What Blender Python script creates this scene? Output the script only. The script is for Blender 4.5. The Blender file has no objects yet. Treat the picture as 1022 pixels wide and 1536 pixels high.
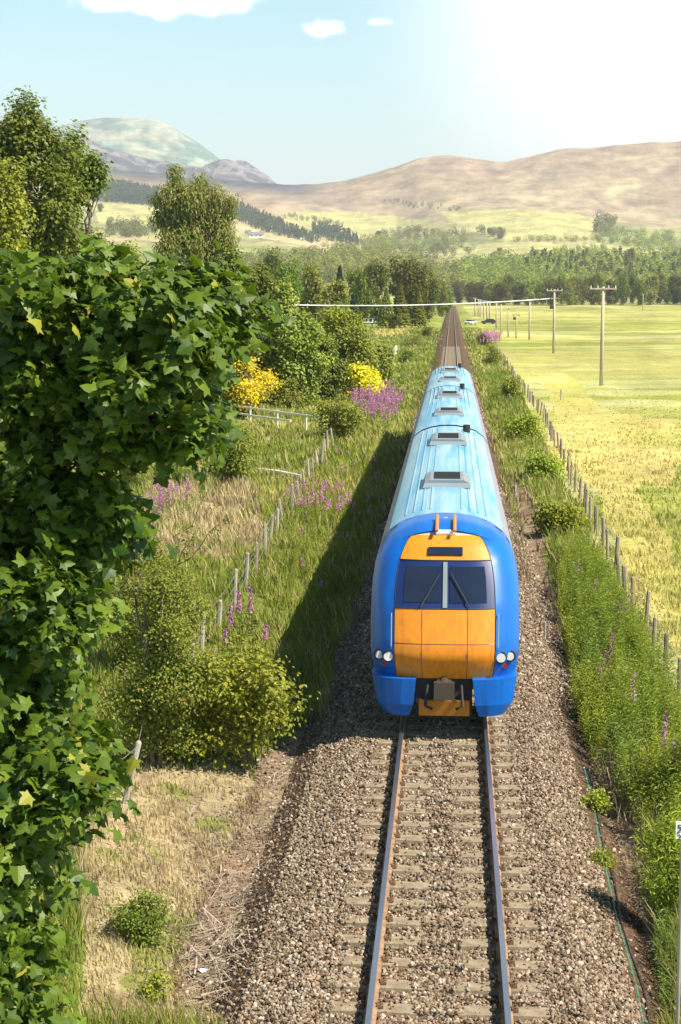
import bpy, math, random
import numpy as np
from mathutils import Vector, Matrix

# ------------------------------------------------------------------ camera
F, W_, H_ = 2500.0, 1022.0, 1536.0          # focal length in photograph pixels
CAM = np.array([0.085, 0.0, 7.78])
VPX, YH = 679.0, 438.0                       # where the straight track would vanish
pitch = math.atan((H_/2-YH)/F)
yaw = math.atan((VPX-W_/2)*math.cos(pitch)/F)
fw = np.array([-math.sin(yaw)*math.cos(pitch), math.cos(yaw)*math.cos(pitch), -math.sin(pitch)])
rt = np.array([math.cos(yaw), math.sin(yaw), 0.0])
upv = np.cross(rt, fw)
scene = bpy.context.scene
cam_d = bpy.data.cameras.new("camera")
cam = bpy.data.objects.new("camera", cam_d)
scene.collection.objects.link(cam)
cam_d.sensor_fit = 'VERTICAL'; cam_d.sensor_height = 36.0; cam_d.sensor_width = 36.0
cam_d.lens = F/H_*36.0
cam_d.clip_start = 0.1; cam_d.clip_end = 40000
cam.matrix_world = Matrix(((rt[0], upv[0], -fw[0], CAM[0]), (rt[1], upv[1], -fw[1], CAM[1]),
                           (rt[2], upv[2], -fw[2], CAM[2]), (0, 0, 0, 1)))
scene.camera = cam

def pdir(px, py):
    d = fw + rt*((px-W_/2)/F) + upv*((H_/2-py)/F)
    return d/np.linalg.norm(d)
def project(x, y, z):
    vx, vy, vz = x-CAM[0], y-CAM[1], z-CAM[2]
    dep = vx*fw[0]+vy*fw[1]+vz*fw[2]
    dep = np.where(np.abs(dep) < 1e-3, 1e-3, dep)
    return W_/2+F*(vx*rt[0]+vy*rt[1])/dep, H_/2-F*(vx*upv[0]+vy*upv[1]+vz*upv[2])/dep

# ------------------------------------------------------------------ light and sky
SUN_EL, SUN_AZ = math.radians(50), math.radians(114)     # azimuth clockwise from +Y (along the track)
sd = bpy.data.lights.new("sun", 'SUN'); sun = bpy.data.objects.new("sun", sd)
scene.collection.objects.link(sun)
sd.energy = 5.0; sd.angle = math.radians(0.55); sd.color = (1.0, 0.91, 0.75)
to_sun = Vector((math.sin(SUN_AZ)*math.cos(SUN_EL), math.cos(SUN_AZ)*math.cos(SUN_EL), math.sin(SUN_EL)))
sun.rotation_euler = to_sun.to_track_quat('Z', 'Y').to_euler()
scene.view_settings.view_transform = 'Standard'; scene.view_settings.look = 'None'
scene.view_settings.gamma = 1.0; scene.view_settings.exposure = 1.0

world = bpy.data.worlds.new("World"); scene.world = world; world.use_nodes = True
wn, wl = world.node_tree.nodes, world.node_tree.links
wn.clear()
def N(t, nt=wn, **kw):
    n = nt.new(t)
    for k, v in kw.items(): setattr(n, k, v)
    return n
wo = N('ShaderNodeOutputWorld'); bg = N('ShaderNodeBackground'); wl.new(bg.outputs[0], wo.inputs[0])
bg.inputs[1].default_value = 0.12
sky = N('ShaderNodeTexSky', sky_type='NISHITA'); sky.sun_disc = False
sky.sun_elevation = SUN_EL; sky.sun_rotation = SUN_AZ; sky.altitude = 200; sky.air_density = 1.0
sky.dust_density = 2.0; sky.ozone_density = 0.6
tc = N('ShaderNodeTexCoord')
def wmath(op, a, b=None):
    n = N('ShaderNodeMath', operation=op)
    for i, v in enumerate((a, b)):
        if v is None: continue
        if isinstance(v, (int, float)): n.inputs[i].default_value = v
        else: wl.new(v, n.inputs[i])
    return n.outputs[0]
def wmix(fac, a, b, mode='MIX'):
    n = N('ShaderNodeMix', data_type='RGBA', blend_type=mode)
    if isinstance(fac, (int, float)): n.inputs[0].default_value = fac
    else: wl.new(fac, n.inputs[0])
    for i, v in ((6, a), (7, b)):
        if isinstance(v, tuple): n.inputs[i].default_value = (*v, 1)
        else: wl.new(v, n.inputs[i])
    return n.outputs[2]
col = wmix(1.0, sky.outputs[0], (.70, .98, .90), 'MULTIPLY')
sep = N('ShaderNodeSeparateXYZ'); wl.new(tc.outputs['Generated'], sep.inputs[0])
# sky whitened low over the hills; glare painted as a glow upper right
def dotn(v):
    n = N('ShaderNodeVectorMath', operation='DOT_PRODUCT'); wl.new(tc.outputs['Generated'], n.inputs[0])
    n.inputs[1].default_value = tuple(v); return n.outputs['Value']
def mrange(v, a, b, c=0.0, d=1.0, t='SMOOTHSTEP'):
    n = N('ShaderNodeMapRange', interpolation_type=t); wl.new(v, n.inputs[0])
    for i, k in enumerate((a, b, c, d)): n.inputs[i+1].default_value = k
    return n.outputs[0]
VEIL = (3.7, 4.1, 4.4)
veil = mrange(sep.outputs[2], 0.0, 0.20, 0.62, 0.0)
col = wmix(veil, col, VEIL)
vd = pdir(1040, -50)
gl = mrange(dotn(vd), math.cos(math.radians(13)), math.cos(math.radians(1.0)), 0.0, 0.95)  # painted glow, set apart from the sun's direction
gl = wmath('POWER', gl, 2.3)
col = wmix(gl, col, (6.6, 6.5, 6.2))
def cloud(px, py, wx, wy, scale, soft, amt, dens=1.0):
    """soft edged cloud sitting in one direction of the sky"""
    global col
    d = pdir(px, py); r = np.cross(d, (0, 0, 1)); r /= np.linalg.norm(r); u = np.cross(r, d)
    a = wmath('MULTIPLY', dotn(r), F/wx); b = wmath('MULTIPLY', dotn(u), F/wy)
    nz = N('ShaderNodeTexNoise'); wl.new(tc.outputs['Generated'], nz.inputs['Vector'])
    nz.inputs['Scale'].default_value = scale; nz.inputs['Detail'].default_value = 8
    rr = wmath('SQRT', wmath('ADD', wmath('MULTIPLY', a, a), wmath('MULTIPLY', b, b)))
    rr = wmath('ADD', rr, wmath('MULTIPLY', wmath('SUBTRACT', nz.outputs[0], 0.5), amt))
    m = mrange(rr, 1.0-soft, 1.0, dens, 0.0)
    front = mrange(dotn(d), 0.0, 0.1)
    col = wmix(wmath('MULTIPLY', m, front), col, (7.5, 7.5, 7.4))
cloud(255, -8, 165, 34, 45, 0.35, 1.1)
cloud(485, 42, 30, 16, 90, 0.7, 1.6, 0.8)
cloud(570, 33, 24, 7, 90, 0.9, 1.4, 0.5)
cloud(718, 118, 14, 7, 120, 0.9, 1.2, 0.5)
zenith_dim = mrange(sep.outputs[2], .32, .66, 0.0, 1.0)          # sky above the view darkened to cut the fill light
col = wmix(zenith_dim, col, wmix(1.0, col, (.09, .14, .24), 'MULTIPLY'))
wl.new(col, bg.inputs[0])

# ------------------------------------------------------------------ helpers
rng = np.random.default_rng(7)
random.seed(7)
COL = scene.collection

class MB:
    """collects geometry and turns it into ONE mesh object"""
    def __init__(s): s.v = []; s.f = []; s.n = 0
    def add(s, v, f):
        v = np.asarray(v, float).reshape(-1, 3); s.v.append(v)
        s.f += [tuple(int(i)+s.n for i in q) for q in f]; s.n += len(v); return s
    def box(s, c, d, rz=0.0, tilt=None):
        x, y, z = [k/2 for k in d]
        p = np.array([(-x,-y,-z),(x,-y,-z),(x,y,-z),(-x,y,-z),(-x,-y,z),(x,-y,z),(x,y,z),(-x,y,z)])
        if tilt is not None: p = p @ np.array(Matrix.Rotation(tilt[0], 3, 'X') @ Matrix.Rotation(tilt[1], 3, 'Y')).T
        if rz: p = p @ np.array(Matrix.Rotation(rz, 3, 'Z')).T
        return s.add(p+np.array(c), [(0,3,2,1),(4,5,6,7),(0,1,5,4),(1,2,6,5),(2,3,7,6),(3,0,4,7)])
    def tube(s, pts, rad, k=8, cap=True):
        pts = [np.array(p, float) for p in pts]
        if np.isscalar(rad): rad = [rad]*len(pts)
        V = []; Fc = []
        for i, p in enumerate(pts):
            t = pts[min(i+1, len(pts)-1)]-pts[max(i-1, 0)]; t = t/(np.linalg.norm(t)+1e-9)
            a = np.cross(t, (0, 0, 1) if abs(t[2]) < .9 else (1, 0, 0)); a /= np.linalg.norm(a); b = np.cross(t, a)
            for j in range(k):
                an = 2*math.pi*j/k; V.append(p+rad[i]*(math.cos(an)*a+math.sin(an)*b))
        for i in range(len(pts)-1):
            for j in range(k):
                Fc.append((i*k+j, i*k+(j+1) % k, (i+1)*k+(j+1) % k, (i+1)*k+j))
        if cap: Fc += [tuple(range(k))[::-1], tuple((len(pts)-1)*k+j for j in range(k))]
        return s.add(V, Fc)
    def extrude(s, prof, y0, y1, xo=0.0, zo=0.0, ys=None):
        """closed profile (x,z) swept along Y"""
        ys = ys or [y0, y1]; k = len(prof); V = []
        for y in ys: V += [(p[0]+xo, y, p[1]+zo) for p in prof]
        Fc = [(i*k+j, i*k+(j+1) % k, (i+1)*k+(j+1) % k, (i+1)*k+j) for i in range(len(ys)-1) for j in range(k)]
        Fc += [tuple(range(k))[::-1], tuple((len(ys)-1)*k+j for j in range(k))]
        return s.add(V, Fc)
    def build(s, name, mat, parent=None, smooth=False):
        me = bpy.data.meshes.new(name); v = np.concatenate(s.v)
        me.from_pydata(v.tolist(), [], s.f); me.update()
        if smooth: me.polygons.foreach_set('use_smooth', [True]*len(me.polygons))
        me.materials.append(mat)
        o = bpy.data.objects.new(name, me); COL.objects.link(o)
        if parent is not None: o.parent = parent
        return o

def np_mesh(name, v, tris, mat, parent=None, rnd=None, colr=None, smooth=False, link=True, quads=False):
    """big mesh straight from arrays; rnd = one float per vertex, colr = rgb per vertex"""
    me = bpy.data.meshes.new(name); k = 4 if quads else 3
    v = np.asarray(v, np.float32); tris = np.asarray(tris, np.int32)
    me.vertices.add(len(v)); me.vertices.foreach_set('co', v.ravel())
    me.loops.add(tris.size); me.loops.foreach_set('vertex_index', tris.ravel())
    me.polygons.add(len(tris)); me.polygons.foreach_set('loop_start', np.arange(0, tris.size, k, dtype=np.int32))
    me.update(calc_edges=True)
    if rnd is not None:
        a = me.attributes.new('rnd', 'FLOAT', 'POINT'); a.data.foreach_set('value', np.asarray(rnd, np.float32))
    if colr is not None:
        a = me.color_attributes.new('col', 'FLOAT_COLOR', 'POINT')
        c = np.ones((len(v), 4), np.float32); c[:, :3] = colr; a.data.foreach_set('color', c.ravel())
    me.polygons.foreach_set('use_smooth', np.full(len(me.polygons), smooth))
    me.materials.append(mat)
    o = bpy.data.objects.new(name, me)
    if link: COL.objects.link(o)
    if parent is not None: o.parent = parent
    return o

def tag(o, label=None, cat=None, group=None, kind=None):
    if label: o['label'] = label
    if cat: o['category'] = cat
    if group: o['group'] = group
    if kind: o['kind'] = kind
    return o
def thing(name, label, cat, loc=(0, 0, 0), rz=0.0, group=None, sc=None):
    o = bpy.data.objects.new(name, None); COL.objects.link(o); o.location = tuple(float(a) for a in loc); o.rotation_euler = (0, 0, rz)
    o.empty_display_size = 0.3
    if sc is not None: o.scale = sc if not np.isscalar(sc) else (sc, sc, sc)
    return tag(o, label, cat, group)
def copy_tree(o, parent=None):
    c = o.copy(); COL.objects.link(c)
    if parent is not None: c.parent = parent
    for ch in list(o.children): copy_tree(ch, c)
    return c

# ---- value noise
_T = np.random.default_rng(3).random((256, 256))
def vnoise(x, y):
    xi = np.floor(x).astype(int); yi = np.floor(y).astype(int); fx = x-xi; fy = y-yi
    fx = fx*fx*(3-2*fx); fy = fy*fy*(3-2*fy)
    a = _T[xi & 255, yi & 255]; b = _T[(xi+1) & 255, yi & 255]; c = _T[xi & 255, (yi+1) & 255]; d = _T[(xi+1) & 255, (yi+1) & 255]
    return (a*(1-fx)+b*fx)*(1-fy)+(c*(1-fx)+d*fx)*fy
def fbm(x, y, o=4):
    s = 0; a = .5; t = 0
    for i in range(o):
        s = s+a*vnoise(x*2**i+17.3*i, y*2**i+5.1*i); t += a; a *= .5
    return s/t
def smooth(a, b, x):
    t = np.clip((x-a)/(b-a), 0, 1); return t*t*(3-2*t)

# ------------------------------------------------------------------ materials
def new_mat(name):
    m = bpy.data.materials.new(name); m.use_nodes = True
    return m, m.node_tree.nodes, m.node_tree.links, m.node_tree.nodes['Principled BSDF']
def setc(b, c, rough=0.6, spec=0.5, metal=0.0):
    b.inputs['Base Color'].default_value = (*c, 1); b.inputs['Roughness'].default_value = rough
    b.inputs['Specular IOR Level'].default_value = spec; b.inputs['Metallic'].default_value = metal
def mixn(n, l, fac, a, b, mode='MIX'):
    m = n.new('ShaderNodeMix'); m.data_type = 'RGBA'; m.blend_type = mode
    if isinstance(fac, (int, float)): m.inputs[0].default_value = fac
    else: l.new(fac, m.inputs[0])
    for i, v in ((6, a), (7, b)):
        if isinstance(v, tuple): m.inputs[i].default_value = (*v, 1)
        else: l.new(v, m.inputs[i])
    return m.outputs[2]
def noise(n, l, scale, detail=4, coord='Object', stretch=None, rough=.55):
    t = n.new('ShaderNodeTexCoord'); z = n.new('ShaderNodeTexNoise'); z.inputs['Scale'].default_value = scale
    z.inputs['Detail'].default_value = detail; z.inputs['Roughness'].default_value = rough
    if stretch:
        mp = n.new('ShaderNodeMapping'); mp.inputs['Scale'].default_value = stretch; l.new(t.outputs[coord], mp.inputs[0]); l.new(mp.outputs[0], z.inputs['Vector'])
    else: l.new(t.outputs[coord], z.inputs['Vector'])
    return z.outputs[0]
def ramp(n, l, v, a, b):
    m = n.new('ShaderNodeMapRange'); l.new(v, m.inputs[0]); m.inputs[1].default_value = a; m.inputs[2].default_value = b
    return m.outputs[0]
def surf(name, c1, c2, scale=6, rough=0.7, metal=0.0, spec=.4, bump=0.0, stretch=None, lo=.35, hi=.65, bscale=None):
    m, n, l, b = new_mat(name); setc(b, c1, rough, spec, metal)
    z = noise(n, l, scale, 6, stretch=stretch)
    l.new(mixn(n, l, ramp(n, l, z, lo, hi), c1, c2), b.inputs['Base Color'])
    if bump:
        bp = n.new('ShaderNodeBump'); bp.inputs['Strength'].default_value = bump; bp.inputs['Distance'].default_value = 0.02
        z2 = noise(n, l, bscale or scale*4, 6, stretch=stretch)
        l.new(z2, bp.inputs['Height']); l.new(bp.outputs[0], b.inputs['Normal'])
    return m
def leafmat(name, dark, light, trans=.35, rough=.5, spec=.35, third=None):
    m, n, l, b = new_mat(name); setc(b, dark, rough, spec)
    at = n.new('ShaderNodeAttribute'); at.attribute_name = 'rnd'
    c = mixn(n, l, at.outputs['Fac'], dark, light)
    oi = n.new('ShaderNodeObjectInfo')
    hv = n.new('ShaderNodeHueSaturation'); l.new(c, hv.inputs['Color'])
    l.new(ramp2(n, l, oi.outputs['Random'], .475, .515), hv.inputs['Hue']); l.new(ramp2(n, l, oi.outputs['Random'], .8, 1.2), hv.inputs['Value'])
    c = hv.outputs[0]
    if third:
        g = n.new('ShaderNodeMath'); g.operation = 'GREATER_THAN'; l.new(at.outputs['Fac'], g.inputs[0]); g.inputs[1].default_value = third[1]
        c = mixn(n, l, g.outputs[0], c, third[0])
    l.new(c, b.inputs['Base Color'])
    tr = n.new('ShaderNodeBsdfTranslucent'); l.new(mixn(n, l, 1.0, c, (1.15, 1.2, .6), 'MULTIPLY'), tr.inputs[0])
    mx = n.new('ShaderNodeMixShader'); mx.inputs[0].default_value = trans
    l.new(b.outputs[0], mx.inputs[1]); l.new(tr.outputs[0], mx.inputs[2]); l.new(mx.outputs[0], n['Material Output'].inputs[0])
    return m
def ramp2(n, l, v, c, d):
    m = n.new('ShaderNodeMapRange'); l.new(v, m.inputs[0]); m.inputs[3].default_value = c; m.inputs[4].default_value = d
    return m.outputs[0]
def colattr_mat(name, trans=0.0, var=.35, nscale=3.0, bump=0.0, rough=.85, far=False):
    m, n, l, b = new_mat(name); setc(b, (.2, .2, .1), rough, .2)
    at = n.new('ShaderNodeAttribute'); at.attribute_name = 'col'
    z = noise(n, l, nscale, 8, rough=.7); z2 = noise(n, l, nscale*.07, 6)
    c = mixn(n, l, 1.0, at.outputs['Color'], mixn(n, l, ramp(n, l, z, .3, .7), (1-var,)*3, (1+var,)*3), 'MULTIPLY')
    c = mixn(n, l, 1.0, c, mixn(n, l, ramp(n, l, z2, .35, .65), (.85, .9, .8), (1.12, 1.08, 1.1)), 'MULTIPLY')
    if far:
        z3 = noise(n, l, .022, 10, stretch=(1, .35, 2.5), rough=.72)
        c = mixn(n, l, 1.0, c, mixn(n, l, ramp(n, l, z3, .36, .64), (.66, .64, .66), (1.3, 1.3, 1.22)), 'MULTIPLY')
    l.new(c, b.inputs['Base Color'])
    if bump:
        bp = n.new('ShaderNodeBump'); bp.inputs['Strength'].default_value = bump; bp.inputs['Distance'].default_value = .1
        l.new(z, bp.inputs['Height']); l.new(bp.outputs[0], b.inputs['Normal'])
    if trans:
        tr = n.new('ShaderNodeBsdfTranslucent'); l.new(c, tr.inputs[0]); mx = n.new('ShaderNodeMixShader'); mx.inputs[0].default_value = trans
        l.new(b.outputs[0], mx.inputs[1]); l.new(tr.outputs[0], mx.inputs[2]); l.new(mx.outputs[0], n['Material Output'].inputs[0])
    return m

M = {}
M['bark'] = surf('bark', (.09, .065, .045), (.2, .16, .12), 9, .9, bump=.6, stretch=(1, 1, .2))
M['birch_bark'] = surf('birch_bark', (.55, .52, .46), (.12, .1, .08), 5, .8, stretch=(1, 1, 3), lo=.5, hi=.62)
M['wood'] = surf('weathered_wood', (.26, .22, .18), (.46, .42, .36), 8, .9, bump=.4, stretch=(1, 1, .1))
M['brown_wood'] = surf('brown_weathered_wood', (.2, .15, .11), (.36, .29, .22), 8, .9, bump=.4, stretch=(1, 1, .1))
M['pale_wood'] = surf('pale_wood', (.6, .56, .5), (.75, .72, .66), 3, .85, bump=.2)
M['pole'] = surf('pole_wood', (.4, .33, .25), (.55, .48, .38), 3, .85, stretch=(1, 1, .1))
M['dead'] = surf('dead_twig', (.2, .145, .1), (.46, .39, .31), 6, .9)
M['wire'] = surf('galvanised_wire', (.35, .34, .32), (.5, .48, .45), 3, .5, metal=.6)
M['cable'] = surf('pale_cable', (.82, .82, .84), (.9, .9, .9), 3, .5)
M['white'] = surf('white_paint', (.78, .78, .76), (.86, .86, .84), 4, .5)
M['dark'] = surf('dark_metal', (.03, .03, .035), (.07, .065, .06), 6, .5)
M['glass'] = surf('dark_glass', (.012, .02, .045), (.02, .03, .06), .7, .06, spec=.7)
M['rust'] = surf('rail_rust', (.2, .115, .065), (.34, .21, .12), 7, .9, bump=.3)
M['railtop'] = surf('rail_top', (.34, .35, .39), (.48, .49, .53), 2, .3, metal=.9, stretch=(1, .1, 1))
M['concrete'] = surf('sleeper_concrete', (.2, .155, .105), (.32, .26, .18), 9, .9, bump=.5, bscale=60)
M['maple'] = leafmat('maple_leaf', (.022, .058, .008), (.155, .21, .016), .34, .45, .3, third=((.3, .3, .04), .985))
M['leaf'] = leafmat('green_leaf', (.065, .12, .014), (.25, .32, .035), .35)
M['leaf_yellow'] = leafmat('yellow_green_leaf', (.13, .17, .018), (.38, .42, .035), .35)
M['leaf_birch'] = leafmat('birch_leaf', (.15, .18, .04), (.36, .36, .1), .35)
M['leaf_dark'] = leafmat('dark_leaf', (.07, .09, .018), (.21, .21, .035), .3)
M['leaf_olive'] = leafmat('olive_leaf', (.12, .155, .022), (.33, .36, .05), .3)
M['leaf_red'] = leafmat('reddening_leaf', (.1, .14, .016), (.3, .34, .04), .35, third=((.26, .15, .04), .9))
M['needle'] = leafmat('conifer_needle', (.02, .05, .03), (.06, .11, .05), .1)
M['needle_blue'] = leafmat('far_conifer', (.014, .05, .04), (.04, .1, .07), .1)
M['yellow_bloom'] = leafmat('broom_bloom', (.6, .46, .01), (.85, .7, .03), .3)
M['pink'] = leafmat('fireweed_bloom', (.42, .12, .36), (.66, .32, .58), .3)
M['stem'] = leafmat('plant_stem', (.09, .12, .03), (.2, .2, .06), .2)
M['grass'] = colattr_mat('grass_blade', .35, .2, 1.5)
M['ground'] = colattr_mat('ground_soil_and_turf', 0, .38, 3.2, .8, far=True)

# ------------------------------------------------------------------ terrain
def tz(y):                                   # the line dips gently beyond the train
    return -0.68*smooth(45, 190, y)
LX = [-900, 0, 60, 120, 150, 200, 225, 260, 300, 335, 375, 400, 418, 450, 480, 520, 560, 600, 640, 660, 680, 720, 750, 780, 830, 890, 930, 1022, 1900]
def prof(pairs):
    a = np.array(pairs, float); g_ = np.arange(-1200., 2300., 2.); v = np.interp(g_, a[:, 0], a[:, 1])
    k = np.exp(-.5*(np.arange(-40, 41)*2/13.)**2); k /= k.sum(); vs = np.convolve(np.pad(v, 40, mode='edge'), k, 'valid')
    vs = vs+(fbm(g_/42.+a[0, 1], g_*0+a[-1, 1], 5)-.5)*5.0
    return lambda u: np.interp(u, g_, vs)
LAY = [
 (1050, None),
 (1350, prof([(0, 430), (400, 436), (640, 444), (680, 452), (1022, 448)])),
 (1700, prof([(0, 405), (300, 405), (500, 420), (640, 430), (700, 425), (1022, 425)])),
 (2200, prof([(0, 368), (200, 366), (400, 378), (520, 390), (650, 404), (700, 396), (1022, 398)])),
 (3000, prof([(0, 336), (150, 338), (250, 348), (350, 352), (450, 362), (550, 374), (650, 380), (720, 372), (800, 366), (900, 372), (1022, 378)])),
 (3900, prof([(0, 296), (150, 304), (250, 308), (350, 312), (420, 322), (520, 342), (600, 346), (640, 330), (665, 318), (760, 313), (860, 318), (930, 332), (1022, 342)])),
 (5200, prof([(-900, 240), (0, 245), (120, 258), (150, 264), (250, 274), (350, 279), (420, 288), (470, 288), (520, 281), (560, 269), (600, 256), (640, 244), (680, 240), (720, 249), (750, 256), (780, 249), (830, 237), (880, 229), (930, 223), (1022, 218), (1900, 190)])),
 (5900, prof([(-900, 250), (0, 250), (250, 277), (420, 292), (700, 275), (1022, 255), (1900, 240)])),
 (6800, prof([(-900, 200), (0, 200), (120, 213), (160, 231), (210, 247), (250, 259), (300, 257), (335, 247), (375, 255), (400, 271), (418, 285), (440, 300), (1022, 300), (1900, 300)])),
 (7900, prof([(-900, 240), (0, 235), (200, 240), (300, 265), (335, 275), (400, 310), (1022, 330), (1900, 330)])),
 (9500, prof([(-900, 250), (0, 205), (120, 192), (150, 188), (200, 185), (225, 183), (260, 196), (300, 225), (335, 250), (380, 290), (430, 320), (1022, 340), (1900, 340)])),
 (12500, prof([(-900, 420), (1900, 420)])),
]
def near_h(x, y):
    b = tz(y)
    ax = np.abs(x)
    z = b-0.42-0.34*smooth(1.9, 2.8, ax)                      # formation and cess below the ballast
    z = z+0.30*smooth(3.0, 5.0, -x)+(fbm(x*.35, y*.35)-.5)*.35*smooth(2.6, 5, ax)
    z = z+0.22*smooth(2.7, 3.8, x)*(1-smooth(4.6, 8, x))      # low bank under the right verge
    z = z+(fbm(x*.03+9, y*.03)-.5)*1.2*smooth(8, 40, ax)
    z = z+0.9*smooth(9, 40, -x)*(1-smooth(200, 500, y))
    return z
def height(x, y):
    x = np.asarray(x, float); y = np.asarray(y, float)
    D = np.hypot(x-CAM[0], y); u = VPX+F*(x-CAM[0])/np.maximum(y, D*.05)/math.cos(pitch)*1.0
    z0 = near_h(x, y)
    lD = np.log(np.maximum(D, 1)); z = z0.copy()
    ds = [math.log(l[0]) for l in LAY]
    zs = [z0]+[CAM[2]+(YH-l[1](u))*l[0]/F for l in LAY[1:]]
    far = D > LAY[0][0]
    if np.any(far):
        for i in range(len(LAY)-1):
            m = (lD >= ds[i]) & (lD < ds[i+1]+1e-9)
            t = (lD-ds[i])/(ds[i+1]-ds[i])
            ts = t*t*(3-2*t) if i >= 5 else t
            z = np.where(m, zs[i]*(1-ts)+zs[i+1]*ts, z)
        z = np.where(lD > ds[-1], zs[-1], z)
        amp = 26*smooth(1500, 6000, D)+34*smooth(7900, 9300, D)
        rid = 1-np.abs(2*fbm(x/520.+3, y/900.+8, 5)-1)
        z = z+np.where(far, amp*(fbm(x/330., y/500., 6)-.5)+amp*.9*(rid-.8), 0)
        rk = smooth(5900, 6500, D)*(1-smooth(7400, 7900, D))
        z = z+np.where(far, rk*52*(fbm(x/90., y/90., 6)-.5), 0)
    return z
def hit(px, py):
    """ground point seen at a photograph pixel"""
    d = pdir(px, py); t = np.concatenate([np.arange(8, 300, .25), 300*1.004**np.arange(0, 930)])
    P = CAM[None, :]+t[:, None]*d[None, :]
    h = height(P[:, 0], P[:, 1]); k = np.argmax(P[:, 2] < h)
    if P[k, 2] >= h[k]: k = len(t)-1
    return np.array([P[k, 0], P[k, 1], h[k]])
def gz(x, y): return float(height(np.array([x]), np.array([y]))[0])

def inpoly(x, y, poly):
    r = np.zeros(np.shape(x), bool); n = len(poly)
    for i in range(n):
        x1, y1 = poly[i]; x2, y2 = poly[(i+1) % n]
        if y1 == y2: continue
        c = ((y1 > y) != (y2 > y)) & (x < (x2-x1)*(y-y1)/(y2-y1)+x1); r ^= c
    return r
G_GREEN = (.2, .24, .04); G_DRY = (.55, .45, .27); G_FIELD = (.25, .275, .045); G_PALE = (.37, .355, .11); G_DIRT = (.28, .2, .13)
G_MOOR = (.38, .31, .21); G_HEATH = (.27, .19, .15); G_MEADOW = (.40, .385, .16); G_TAN = (.46, .38, .22); G_STRAW = (.5, .425, .155)
PATCH = [   # outline in photograph pixels of ground patches: each is laid on the terrain as its own albedo
 (G_STRAW, [(800, 560), (850, 575), (900, 620), (1022, 640), (1300, 700), (1500, 1300), (1040, 1000), (960, 930), (900, 800), (830, 690)], 30),
 ((.31, .33, .075), [(955, 735), (1022, 700), (1300, 720), (1300, 900), (1022, 845), (985, 800)], 26),
 (G_DRY, [(225, 720), (300, 715), (390, 730), (395, 800), (350, 835), (240, 832), (215, 780)], 12),
 (G_DRY, [(170, 1150), (350, 1140), (395, 1200), (340, 1300), (300, 1380), (260, 1536), (120, 1536), (130, 1300)], 22),
 (G_DIRT, [(395, 1135), (480, 1080), (480, 1536), (255, 1536), (280, 1400), (330, 1300)], 16),
 (G_DIRT, [(770, 700), (800, 760), (830, 850), (850, 1000), (940, 1150), (1022, 1536), (900, 1536), (830, 1050), (790, 850)], 12),
 (G_STRAW, [(560, 495), (625, 492), (600, 503), (565, 506)], 2),
 (G_PALE, [(720, 465), (1100, 467), (1100, 480), (720, 480)], 1.5),
 (G_MEADOW, [(135, 305), (180, 306), (240, 312), (250, 335), (200, 340), (150, 335)], 3),
 (G_TAN, [(345, 322), (380, 330), (430, 350), (500, 365), (490, 375), (420, 362), (355, 350)], 2),
 (G_MEADOW, [(655, 317), (760, 313), (865, 322), (900, 335), (880, 358), (760, 360), (700, 345)], 4),
 (G_MEADOW, [(640, 380), (760, 362), (900, 366), (985, 378), (960, 388), (820, 384), (660, 388)], 3),
 (G_MEADOW, [(420, 318), (520, 318), (640, 330), (660, 352), (560, 360), (500, 350), (440, 340)], 4),
 (G_PALE, [(655, 415), (680, 403), (700, 405), (690, 428), (672, 430)], 2),
 (G_PALE, [(660, 402), (700, 402), (700, 408), (660, 412)], 1),
]
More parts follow.
